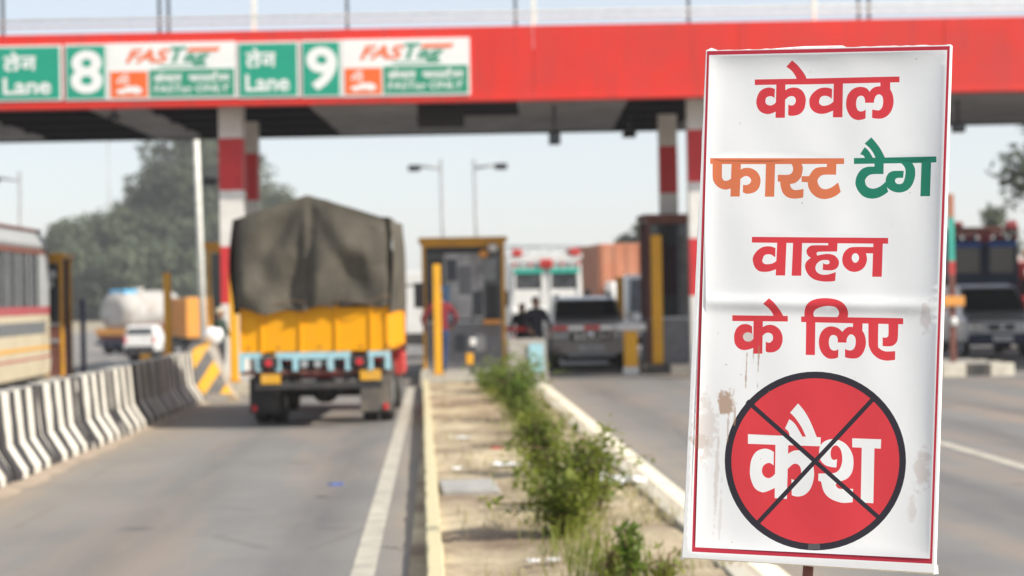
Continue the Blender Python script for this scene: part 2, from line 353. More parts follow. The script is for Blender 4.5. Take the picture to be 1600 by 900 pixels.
M['leaf_fresh'] = leaf('fresh_leaves', (0.10, 0.17, 0.02), (0.21, 0.29, 0.045), 0.5)
M['straw'] = leaf('dry_grass', (0.40, 0.33, 0.18), (0.30, 0.28, 0.10), 0.3)
M['bark'] = mat('bark', (0.16, 0.12, 0.09), 0.95, var=0.3, scale=8, bump=0.8)
M['twig'] = mat('brown_twig', (0.16, 0.10, 0.06), 0.9)

# ------------------------------------------------------------------ ground, roads, median
YB = [-60, 0, 10, 20, 30, 40, 48, 58, 68, 80, 95, 110, 140, 200, 320, 700]
def sheet(name, x0, x1, y0, y1, dz, m, parent=None, kind='structure'):
    ys = sorted(set([y0, y1] + [y for y in YB if y0 < y < y1])); mb = MB()
    vs = []; fs = []
    for y in ys: vs += [(x0, y, gz(y) + dz), (x1, y, gz(y) + dz)]
    for i in range(len(ys) - 1): fs.append((2 * i, 2 * i + 1, 2 * i + 3, 2 * i + 2))
    return mb.add(vs, fs).build(name, m, parent, kind=kind if not parent else None)
sheet('ground', -500, 500, -60, 700, -0.012, M['earth'])
road = sheet('road', -34, 34, -20, 320, 0.0, M['asphalt'])
sheet('lane_line', -0.56, -0.41, 2, 36.5, 0.004, M['line'], road)
sheet('edge_line', 1.96, 2.12, 2, 37.2, 0.004, M['line_bright'], road)
sheet('lane_line', 5.52, 5.68, 2, 36.0, 0.004, M['line'], road)
sheet('concrete_gutter', 1.80, 1.955, 2, 37.2, 0.0045, M['gutter'], road)
# median: kerb stones, soil, litter
def kx(y): return -0.03 - 0.0075 * (y - 8.0)                  # left kerb line drifts a little
def median():
    k1 = MB().box(-0.05, 0.05, -0.15, 0.15, -0.05, 0.15, bev=0.012)
    kl = bpy.data.objects.new('median_kerb', None); COL.objects.link(kl); kl['kind'] = 'structure'
    a = k1.build('kerb_stone', M['kerb_yellow'], kl); a.location = (kx(3.0) + 0.03, 3.0, 0)
    y = 3.305
    while y < 36.6:
        piece(a, 'kerb_stone', kl, (kx(y) + 0.03 + rnd.uniform(-.006, .006), y, rnd.uniform(-.008, .004)), (rnd.uniform(-.01, .01), 0, 0.0075 + rnd.uniform(-.012, .012)))
        y += 0.305
    b = MB().box(-0.06, 0.06, -0.25, 0.25, -0.05, 0.12, bev=0.012).build('kerb_stone', M['kerb_grey'], kl); b.location = (1.735, 3.0, 0)
    y = 3.51
    while y < 36.6:
        piece(b, 'kerb_stone', kl, (1.735 + rnd.uniform(-.012, .012), y, rnd.uniform(-.025, .004)), (rnd.uniform(-.012, .012), 0, rnd.uniform(-.015, .015)))
        y += 0.51
    # soil
    from mathutils import noise as N
    nx, ny = 26, 360; vs = []; fs = []
    for j in range(ny + 1):
        y = 2.6 + j * (36.7 - 2.6) / ny
        for i in range(nx + 1):
            t = i / nx; x = kx(y) + 0.06 + t * (1.69 - kx(y) - 0.06)
            h = 0.085 + 0.035 * N.noise(Vector((x * 1.3, y * 0.9, 0))) + 0.02 * N.noise(Vector((x * 5, y * 4, 3))) + 0.008 * N.noise(Vector((x * 17, y * 15, 3)))
            vs.append((x, y, max(h, 0.03)))
    for j in range(ny):
        for i in range(nx):
            q = j * (nx + 1) + i; fs.append((q, q + 1, q + nx + 2, q + nx + 1))
    MB().add(vs, fs, 0, True).build('median_soil', M['soil'], kind='structure')
    MB().box(kx(30), 1.66, 2.6, 36.7, -0.02, 0.02).build('median_bed', M['soil'], kind='structure')
median()
# booth islands (raised concrete) : central, left, right, far right
def island(name, x0, x1, y0, y1, label, h=0.2, banded=False):
    t = bpy.data.objects.new(name, None); COL.objects.link(t); t['kind'] = 'structure'
    MB().box(x0 + 0.12, x1 - 0.12, y0 + 0.12, y1 - 0.12, -0.02, h - 0.01).build('island_top', M['concrete'], t)
    n = 0
    for (a0, a1, fixed, ax) in ((x0, x1, y0, 'x'), (y0, y1, x0, 'y'), (y0, y1, x1, 'Y'), (x0, x1, y1, 'X')):
        if ax in 'yY': a0 += 0.14; a1 -= 0.14
        L = a1 - a0; k = max(1, round(L / 0.5)); w = L / k
        for i in range(k):
            c = a0 + (i + .5) * w; q = MB(); e = 0.004
            if ax in 'xX':
                yy = (fixed, fixed + .14) if ax == 'x' else (fixed - .14, fixed)
                q.box(c - w / 2 + e, c + w / 2 - e, yy[0], yy[1], -0.03, h, bev=0.012)
            else:
                xx = (fixed, fixed + .14) if ax == 'y' else (fixed - .14, fixed)
                q.box(xx[0], xx[1], c - w / 2 + e, c + w / 2 - e, -0.03, h, bev=0.012)
            mm = M['kerb_grey'] if not banded else (M['kerb_black'] if n % 2 == 0 else M['kerb_white'])
            q.build('kerb_stone', mm, t); n += 1
    return t
island('booth_island', -0.32, 1.45, 37.0, 52.0, '')
island('booth_island', -4.75, -3.2, 35.4, 52.0, '')
island('booth_island', -8.7, -7.3, 40.0, 52.0, '')
island('booth_island', 4.4, 6.0, 40.3, 52.0, '', banded=True)
island('booth_island', 9.3, 11.2, 36.8, 50.0, '', h=0.24, banded=True)

# ------------------------------------------------------------------ toll canopy
GY = R(-2.8)                                                    # its front is turned a little, right end nearer
GP = Vector((0, 37.5, 0)); GD = Vector((math.cos(GY), math.sin(GY), 0)); GN = Vector((math.sin(GY), -math.cos(GY), 0))
can = thing('toll_canopy', 'long red fronted toll plaza canopy on banded red and white columns', 'canopy', GP, GY)
ZB, ZT = 5.52, 6.98
M['fascia'] = M['red']
w = 4.0; x = -14.0
while x < 30.0:
    MB().box(x + 0.004, x + w - 0.004, 0.0, 0.28, ZB, ZT, bev=0.006).build('fascia_panel', M['red'], can); x += w
MB().box(-14.0, 30.0, -0.035, 0.0, ZB, ZB + 0.10, bev=0.01).build('fascia_lip', M['red'], can)
CZ = 5.72; YR = 9.6
strips = [(-14, -11.2, 'd'), (-11.2, -9.8, 'g'), (-9.8, -7.25, 'd'), (-7.25, -6.05, 'g'), (-6.05, -2.68, 'd'), (-2.68, -0.45, 'g'), (-0.45, 0.6, 'h'),
          (0.6, 1.68, 'h'), (1.68, 3.95, 'g'), (3.95, 5.5, 'd'), (5.5, 7.4, 'g'), (7.4, 9.6, 'd'), (9.6, 14.2, 'g'), (14.2, 17, 'd'), (17, 20, 'g'), (20, 24, 'd'), (24, 30, 'g')]
for a, b, k in strips:
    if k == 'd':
        MB().box(a + 0.004, b - 0.004, 0.3, YR, CZ + 0.02, CZ + 0.1).build('shade_sheet', M['bay_shade'], can)  # flush sheet carries the darkness of an open bay in its colour
        for i in range(5): MB().box(a + 0.004, b - 0.004, 1.2 + 1.9 * i, 1.27 + 1.9 * i, CZ - 0.05, CZ + 0.016).build('purlin', M['bay_shade'], can)
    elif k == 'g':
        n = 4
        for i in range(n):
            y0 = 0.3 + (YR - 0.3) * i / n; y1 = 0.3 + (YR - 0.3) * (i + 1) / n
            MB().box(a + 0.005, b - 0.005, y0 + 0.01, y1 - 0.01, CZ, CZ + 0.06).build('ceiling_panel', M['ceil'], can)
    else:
        MB().box(a + 0.004, b - 0.004, 0.3, 5.4, CZ + 0.02, CZ + 0.1).build('shade_sheet', M['bay_shade'], can)
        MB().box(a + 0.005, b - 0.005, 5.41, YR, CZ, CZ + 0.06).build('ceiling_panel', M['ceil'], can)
MB().box(-14, 30, YR, YR + 0.12, CZ - 0.04, CZ + 0.6).build('rear_beam', M['dark_steel'], can)
MB().box(-14, 30, 0.29, YR, ZT - 0.5, ZT - 0.42).build('roof_deck', M['steel'], can)
for cx in (-4.1, 5.30, 14.4, 23.5, -13.1):
    for cy, hw in ((0.95, 0.235), (5.1, 0.2)):
        if cy > 2: cx -= 0.25 if cx < 0 else 0.33
        col = MB().box(cx - hw + 0.004, cx + hw - 0.004, cy, cy + 2 * hw - 0.008, 0, CZ + 0.3).build('column', M['white_band'], can)
        for z0, z1, mm in ((0.0, 0.6, 'white_band'), (0.6, 1.65, 'white_band'), (1.65, 2.80, 'red_band'), (2.80, 3.92, 'white_band'), (3.92, 4.97, 'red_band'), (4.97, CZ - 0.02, 'white_band')):
            MB().box(cx - hw, cx + hw, cy - 0.004, cy + 2 * hw - 0.004, z0 + 0.002, z1 - 0.002).build('painted_band', M[mm], col)
MB().box(7.2, 30, YR - 0.2, 17.5, ZT - 0.41, ZT - 0.33).build('hidden_shade_deck', M['steel'], can)  # unseen deck added to shade the vehicles behind on the right
# railing on the roof edge
for zz, r in ((ZT + 0.17, 0.02), (ZT + 0.29, 0.025)):
    MB().tube([(-14, 0.14, zz), (30, 0.14, zz)], r, 6).build('rail', M['pipe_white'], can)
for i in range(8):
    xx = -3.47 + 5.49 * (i - 2)
    MB().box(xx - 0.045, xx + 0.045, 0.12, 0.2, ZT - 0.01, ZT + 1.5).build('railing_post', M['pipe_white'], can)
MB().tube([(-14, 0.14, ZT + 1.2), (30, 0.14, ZT + 1.2)], 0.03, 6).build('rail', M['pipe_white'], can)
for xx in (-7.0, -6.78, -2.45, 1.62, 5.8, 9.9, 10.15, -10.8, 14.0):
    MB().box(xx - 0.035, xx + 0.035, 8.9, 8.98, ZT - 0.45, ZT + 3.2).build('roof_post', M['dark_steel'], can)
MB().tube([(-14, 8.94, ZT + 3.1), (30, 8.94, ZT + 3.1)], 0.05, 6).build('roof_beam', M['dark_steel'], can)

# things hanging below the canopy
def floodlight(label, px, py0, py1, Y, hw):
    a = at(px, py0, Y); b = at(px, py1, Y)
    t = thing('floodlight', label, 'floodlight', (a.x, Y, b.z), 0, 'lamps and signals hung under the canopy')
    h = a.z - b.z
    MB().box(-hw, hw, -0.12, 0.12, 0, h * 0.5, bev=0.02).build('housing', M['black'], t)
    MB().box(-hw * 0.8, hw * 0.8, -0.135, -0.12, 0.04, h * 0.5 - 0.04).build('lens', M['glass'], t)
    MB().tube([(0, 0, h * 0.5), (0, 0, max(h, CZ - b.z + 0.03))], 0.03, 8).build('hanger', M['dark_steel'], t)
floodlight('black signal lamp hanging lowest from the grey ceiling above the silver car', 866, 186, 226, 40.5, 0.12)
floodlight('small dark lamp tucked under the canopy near the right hand columns', 983, 198, 215, 43.5, 0.15)
floodlight('black lamp hung under the canopy beyond the notice board edge', 1497, 176, 207, 40.5, 0.13)
floodlight('dark lamp close under the red fascia below the lane 8 boards', 178, 170, 186, 38.6, 0.10)
b0 = at(652, 168, 39.6); b1 = at(726, 199, 39.6)
t = thing('signal_box', 'flat black lane signal box hung below the canopy above the central booth', 'signal box', ((b0.x + b1.x) / 2, 39.6, b1.z))
hw = (b1.x - b0.x) / 2
MB().box(-hw, hw, -0.12, 0.12, 0, b0.z - b1.z, bev=0.02).build('housing', M['black'], t)
for sx in (-1, 1): MB().tube([(sx * hw * .7, 0, b0.z - b1.z), (sx * hw * .7, 0, CZ + 0.3 - b1.z)], 0.025, 6).build('hanger', M['dark_steel'], t)
a = at(328, 283, 38.75)
t = thing('floodlight', 'small black floodlight bracketed to the left face of a banded column', 'floodlight', (a.x, 38.75, a.z - 0.08))
MB().box(-0.13, 0.13, -0.1, 0.1, 0, 0.15, bev=0.02).build('housing', M['black'], t)
MB().box(0.13, max(0.16, -4.1 - 0.19 - a.x), -0.02, 0.02, 0.05, 0.09).build('bracket', M['dark_steel'], t)
# ------------------------------------------------------------------ Devanagari letter shapes
# outlines as numbers "x y" with c after a sharp corner; points between corners are smoothed
def outline(txt, ox, oy, sc, poly=False):
    pts = []
    for tok in txt.split(','):
        q = tok.split(); pts.append((float(q[0]), float(q[1]), poly or len(q) > 2))
    n = len(pts); out = []
    for i in range(n):
        p0, p1, p2, p3 = pts[i - 1], pts[i], pts[(i + 1) % n], pts[(i + 2) % n]
        out.append((p1[0], p1[1]))
        if p1[2] and p2[2]: continue
        a = p1 if p1[2] else p0
        b = p2 if p2[2] else p3
        for k in (1, 2, 3):
            t = k / 4
            out.append(tuple(0.5 * (2 * p1[j] + (p2[j] - a[j]) * t + (2 * a[j] - 5 * p1[j] + 4 * p2[j] - b[j]) * t * t + (3 * p1[j] - a[j] - 3 * p2[j] + b[j]) * t ** 3) for j in (0, 1)))
    return [(ox + x * sc, oy + y * sc) for x, y in out]
def glyphs(ox, oy, sc, polys=(), curves=(), holes=()):
    return ([outline(p, ox, oy, sc, True) for p in polys] + [outline(p, ox, oy, sc) for p in curves], [outline(p, ox, oy, sc) for p in holes])
KEVAL = glyphs(1170, 80, .15,
  ('55 285,600 274,1100 264,1565 254,1565 314,1100 325,600 335,55 343', '280 330,375 330,368 685,270 685', '878 325,975 323,968 678,868 678'),
  ('385 155 c,447 90 c,500 135,550 195,580 240,598 285 c,495 285 c,470 235,435 190',
   '265 385 c,230 372,190 369,140 385,100 420,75 480,70 530,85 585,120 625,175 645,225 640,285 615 c,285 512 c,250 545,210 555,175 540,165 510,175 475,205 460,235 462,260 478 c',
   '365 403 c,410 377,465 368,520 380,560 415,583 470,585 520,570 590,530 640,480 660,425 664,402 655 c,405 545 c,430 555,460 550,480 520,480 490,465 465,435 458,400 470,365 503 c',
   '862 385 c,830 372,780 367,720 380,665 420,630 470,622 520,635 580,680 625,740 642,800 635,880 604 c,880 508 c,840 540,790 556,750 553,727 530,727 500,745 465,785 453,825 462,857 485 c',
   '1365 355 c,1330 358,1295 370,1265 395,1255 415 c,1225 380,1185 364,1130 364,1070 390,1025 445,1008 510,1008 570,1030 635,1070 685,1125 707,1175 703,1210 690 c,1213 597 c,1190 612,1158 618,1130 605,1115 570,1112 525,1125 475,1155 455,1185 460,1203 490,1205 528 c,1298 528 c,1303 490,1320 455,1350 440,1380 455,1393 490,1392 540,1380 580,1355 605,1320 605,1280 597 c,1278 685 c,1320 693,1375 693,1430 670,1475 620,1500 550,1502 490,1490 430,1468 388 c,1468 305 c,1365 305 c'))
FAST = glyphs(1100, 200, .15,
  ('60 310,1452 305,1452 365,60 370', '280 355,378 355,365 708,268 708', '637 355,733 355,723 708,627 708', '1010 493,1100 493,1095 560,1008 553'),
  ('85 355 c,182 355 c,180 480,185 520,205 542,235 542,262 530,290 505 c,290 618 c,240 633,205 635,150 615,105 570,85 510',
   '365 433 c,400 413,450 407,505 420,550 455,578 510,580 560,565 615,530 655,480 675,430 677,398 662 c,400 583 c,430 588,465 575,483 545,475 515,445 495,410 498,365 530 c',
   '895 355 c,1006 355 c,1022 400,1018 450,1005 500,980 535,940 565,890 575 c,895 605,920 632,960 638,1030 627 c,1027 715 c,980 725,920 727,860 712,815 670,793 610,785 550 c,760 550 c,760 478 c,870 478,905 460,920 425,915 390',
   '1272 355 c,1372 355 c,1368 478 c,1260 477,1210 490,1180 525,1178 560,1200 605,1240 628,1290 623,1340 598,1390 557 c,1417 657 c,1370 695,1310 722,1240 732,1170 715,1110 665,1078 600,1075 550,1090 490,1130 430,1180 402,1272 395 c'))
TAIG = glyphs(1260, 200, .15,
  ('488 303,1352 293,1352 355,488 365', '1195 345,1297 345,1285 705,1183 705'),
  ('600 153 c,670 88 c,720 145,770 215,815 305 c,715 305 c,690 250,650 197', '552 265 c,600 190 c,640 225,690 305 c,605 305 c,585 275',
   '703 350 c,800 350 c,797 472 c,690 472,640 487,608 525,606 560,625 600,670 622,720 618,770 595,820 552 c,847 657 c,800 690,740 718,665 727,590 705,535 650,507 590,505 540,525 475,570 420,630 395,703 393 c',
   '972 350 c,1094 350 c,1122 400,1130 450,1125 510,1100 580,1060 630,1010 657,950 665,890 650,840 615,822 570,822 520,845 470,880 445,920 438,1010 438 c,1003 512 c,950 512,925 522,918 545,930 567,960 577,995 567,1015 530,1027 470,1025 420,1008 385'))
VAHAN = glyphs(1160, 350, .15,
  ('92 128,900 133,1512 137,1512 198,900 193,92 188', '355 180,452 180,438 531,340 531', '520 180,615 180,605 533,505 533', '1357 185,1457 185,1445 543,1345 543'),
  ('338 245 c,300 230,250 226,195 238,140 280,105 335,102 380,120 440,160 482,215 494,280 488,352 462 c,356 372 c,310 403,260 413,225 410,203 390,203 365,220 325,255 310,295 315,335 342 c',
   '887 180 c,985 182 c,980 280 c,800 282,772 290,765 305,775 322 c,830 310,890 305,950 320,990 360,1000 400,985 445,950 470,900 477,830 472 c,833 400 c,855 412,885 412,900 400,895 375,860 368,810 375,770 405,753 450,770 495,820 520,880 520,930 507,967 493 c,960 587 c,900 594,830 592,750 575,690 535,655 480,645 430,660 385,705 345 c,675 322,660 285,665 255,690 228,730 215,887 215 c',
   '1370 232 c,1150 232,1085 255,1045 305,1033 370,1050 430,1095 475,1155 493,1215 480,1265 440,1290 375,1288 330,1280 298 c,1370 298 c'),
  ('1170 297,1198 312,1208 347,1196 382,1170 397,1144 382,1132 347,1142 312',))
KE = glyphs(1130, 480, .1,
  ('130 118,1000 130,1000 218,130 208', '462 200,610 200,600 720,455 720'),
  ('620 -55 c,710 -145 c,780 -85,850 0,900 75,932 140 c,780 140 c,750 70,690 0',
   '440 295 c,390 265,330 255,260 270,200 320,165 400,158 470,170 560,215 625,275 658,345 662,400 650,470 625 c,470 470 c,430 515,380 528,330 515,300 470,305 430,335 395,375 387,415 395,442 415 c',
   '600 308 c,660 278,730 268,800 285,865 335,905 405,920 480,910 560,870 640,810 685,740 702,680 697,652 680 c,655 530 c,690 548,725 545,760 510,768 460,750 415,700 393,650 402,600 445 c'))
LIE = glyphs(1240, 450, .13443,
  ('80 325,1268 345,1268 415,700 405,80 390', '138 370,245 370,240 775,133 773'),
  ('118 340 c,120 270,140 205,190 150,260 122,350 112,440 118,520 140,580 180,615 230,628 290,620 345 c,490 345 c,518 305,518 265,490 225,440 208,370 207,300 222,245 250,223 290,235 340 c',
   '683 395 c,795 395 c,793 490 c,818 535,833 600,830 670,800 750,745 805,680 815,630 810,590 800 c,590 703 c,630 718,670 717,700 690,715 630,710 575,690 545,660 533,630 550,610 590,608 630 c,505 628 c,503 580,485 550,450 540,420 555,403 600,405 660,425 705,460 722,490 717,513 705 c,510 800 c,470 815,400 815,340 775,300 710,285 630,295 550,330 485,385 447,440 440,500 455,535 480,560 505 c,590 470,630 447,683 447 c',
   '862 395 c,978 395 c,975 660,990 695,1030 722,1080 732,1175 728 c,1173 830 c,1120 837,1060 838,980 815,910 755,872 680,863 610',
   '1095 400 c,1210 400 c,1205 570,1190 625,1150 662,1100 673,1028 670 c,1028 562 c,1050 572,1080 565,1095 535'))
KAISH = glyphs(1150, 620, .2,
  ('88 290,657 315,657 385,88 365', '303 355,403 360,392 797,297 790', '903 322,1130 330,1127 403,903 392', '978 385,1077 390,1068 830,970 825'),
  ('418 122 c,480 50 c,530 110,580 200,628 318 c,545 318 c,510 240,460 165', '378 245 c,412 172 c,460 215,515 312 c,415 308 c,405 270',
   '290 430 c,250 408,205 405,150 430,115 490,103 570,110 640,140 710,185 740,225 742,310 705 c,310 590 c,270 628,235 632,207 610,197 575,210 535,245 515,270 520,288 535 c',
   '392 450 c,440 422,490 418,545 445,590 510,605 580,600 650,575 720,530 765,475 778,430 768 c,428 640 c,455 650,485 635,503 595,498 550,475 525,440 525,392 568 c',
   '780 550 c,740 547,690 530,655 490,645 430,655 380,690 345,750 328,820 345,870 385,905 450,913 520,900 590,860 640,790 665 c,775 685,785 705,810 718,910 718 c,907 822 c,840 828,780 815,720 785,680 735,660 660 c,638 655 c,640 598 c,700 598,760 595,800 570,822 520,825 460,810 405,780 378,750 390,735 430,740 475,760 492,785 485 c'))
def ring_px(cx, cy, rx, ry, n=72): return [(cx + rx * math.cos(2 * math.pi * k / n), cy + ry * math.sin(2 * math.pi * k / n)) for k in range(n)]
def band_px(x0, y0, x1, y1, w):
    d = Vector((x1 - x0, y1 - y0)).normalized() * w / 2; n = (-d.y, d.x)
    return [(x0 + n[0], y0 + n[1]), (x1 + n[0], y1 + n[1]), (x1 - n[0], y1 - n[1]), (x0 - n[0], y0 - n[1])]
def inside(p, poly):
    x, y = p; c = False; j = len(poly) - 1
    for i in range(len(poly)):
        xi, yi = poly[i]; xj, yj = poly[j]
        if (yi > y) != (yj > y) and x < (xj - xi) * (y - yi) / (yj - yi) + xi: c = not c
        j = i
    return c
def bb(poly): return (min(p[0] for p in poly), min(p[1] for p in poly), max(p[0] for p in poly), max(p[1] for p in poly))
def inbox(p, b): return b[0] <= p[0] <= b[2] and b[1] <= p[1] <= b[3]
def regions(layers, extra):                     # planar subdivision; layers from bottom to top: (name, polys, holes)
    vs = list(extra); ed = []
    for _, ps, hs in layers:
        for q in ps + hs:
            o = len(vs); vs += q; ed += [(o + i, o + (i + 1) % len(q)) for i in range(len(q))]
    r = delaunay_2d_cdt([Vector(v) for v in vs], ed, [], 0, 1e-6)
    V = [tuple(v) for v in r[0]]; out = {}
    prep = [(nm, [(q, bb(q)) for q in ps], [(q, bb(q)) for q in hs]) for nm, ps, hs in layers]
    for f in r[2]:
        c = (sum(V[i][0] for i in f) / len(f), sum(V[i][1] for i in f) / len(f)); hit = None
        for nm, ps, hs in prep:
            if any(inbox(c, b) and inside(c, q) for q, b in ps) and not any(inbox(c, b) and inside(c, q) for q, b in hs): hit = nm
        if hit: out.setdefault(hit, []).append(list(f))
    return V, out

# ------------------------------------------------------------------ the notice board in front
SC = Vector((0.97768, 4.9, 1.70701)); SW, SH = 0.6376, 1.3410
SM = Matrix.Rotation(-0.357222, 3, 'Z') @ Matrix.Rotation(-0.142191, 3, 'X') @ Matrix.Rotation(0.033954, 3, 'Y')
SN = SM @ Vector((0, -1, 0))
def spx(x, y):                                   # photo pixel -> board coordinates (x right, z up)
    q = SM.transposed() @ (on_plane(x, y, SC, SN) - SC); return (q.x, q.z)
def sag(x, z):                                   # how the stretched banner dips between its frame bars
    def dip(t, w): return 1 - math.exp(-max(t, 0) / w)
    e = dip(SW / 2 - 0.012 - x, 0.035) * dip(x + SW / 2 - 0.010, 0.02) * dip(SH / 2 - 0.012 - z, 0.03) * dip(z + SH / 2 - 0.012, 0.03)
    bar = 1 - 0.55 * math.exp(-((z + 0.005) / 0.018) ** 2)
    return 0.0105 * e * bar + 0.0012 * math.sin(9 * x + 3 * z) * e + 0.0008 * math.sin(31 * x + 11 * z + 2) * e
def vinyl(name, col, rough=0.42, stains=False):
    m = mat(name, col, rough, var=0.025, scale=5, spec=0.35, bump=0.015, bscale=60, transl=0.12); nt, p = tex_nodes(m); L = nt.links
    src = p.inputs['Base Color'].links[0].from_socket; tr = [n for n in nt.nodes if n.type == 'BSDF_TRANSLUCENT'][0]
    tc = nt.nodes.new('ShaderNodeTexCoord')
    n1 = nt.nodes.new('ShaderNodeTexNoise'); n1.inputs['Scale'].default_value = 48; n1.inputs['Detail'].default_value = 7; L.new(tc.outputs['Object'], n1.inputs['Vector'])
    tot = None
    def blot(cx, cz, rx, rz, amt):
        nonlocal tot
        mp = nt.nodes.new('ShaderNodeMapping'); mp.vector_type = 'POINT'
        mp.inputs['Location'].default_value = (-cx / rx, 0, -cz / rz); mp.inputs['Scale'].default_value = (1 / rx, 0, 1 / rz)
        L.new(tc.outputs['Object'], mp.inputs['Vector'])
        ln = nt.nodes.new('ShaderNodeVectorMath'); ln.operation = 'LENGTH'; L.new(mp.outputs[0], ln.inputs[0])
        ad = nt.nodes.new('ShaderNodeMath'); ad.operation = 'MULTIPLY_ADD'; ad.inputs[1].default_value = 2.2; L.new(n1.outputs['Fac'], ad.inputs[0]); L.new(ln.outputs['Value'], ad.inputs[2])
        mr = nt.nodes.new('ShaderNodeMapRange'); mr.inputs[1].default_value = 1.62; mr.inputs[2].default_value = 2.0; mr.inputs[3].default_value = amt; mr.inputs[4].default_value = 0; L.new(ad.outputs[0], mr.inputs[0])
        if tot is None: tot = mr.outputs[0]
        else:
            mxn = nt.nodes.new('ShaderNodeMath'); mxn.operation = 'MAXIMUM'; L.new(tot, mxn.inputs[0]); L.new(mr.outputs[0], mxn.inputs[1]); tot = mxn.outputs[0]
    for (px, py, rx, ry, amt) in ((1132, 630, 19, 25, .8), (1136, 668, 2.6, 34, .5), (1147, 648, 2.6, 22, .6), (1165, 575, 1.9, 42, .75), (1184, 563, 1.8, 36, .7), (1176, 553, 1.6, 20, .45),
                                 (1102, 665, 22, 60, .28), (1118, 745, 4, 90, .3), (1092, 690, 16, 16, .45), (1124, 800, 3, 60, .2), (1446, 492, 10, 30, .28), (1440, 735, 14, 40, .32), (1424, 795, 8, 24, .22), (1166, 526, 12, 12, .4)):
        c = spx(px, py); s = 4.9 / 3000 * 1.03
        blot(c[0], c[1], rx * s, ry * s, amt)
    n3 = nt.nodes.new('ShaderNodeTexNoise'); n3.inputs['Scale'].default_value = 75; n3.inputs['Detail'].default_value = 2; L.new(tc.outputs['Object'], n3.inputs['Vector'])
    sp = nt.nodes.new('ShaderNodeMapRange'); sp.inputs[1].default_value = 0.765; sp.inputs[2].default_value = 0.79; sp.inputs[4].default_value = 0.5; L.new(n3.outputs['Fac'], sp.inputs[0])
    mxn = nt.nodes.new('ShaderNodeMath'); mxn.operation = 'MAXIMUM'; L.new(tot, mxn.inputs[0]); L.new(sp.outputs[0], mxn.inputs[1])
    mm = nt.nodes.new('ShaderNodeMixRGB'); mm.inputs[2].default_value = (0.40, 0.23, 0.13, 1); L.new(mxn.outputs[0], mm.inputs[0]); L.new(src, mm.inputs[1])
    L.new(mm.outputs[0], p.inputs['Base Color']); L.new(mm.outputs[0], tr.inputs[0])
    return m
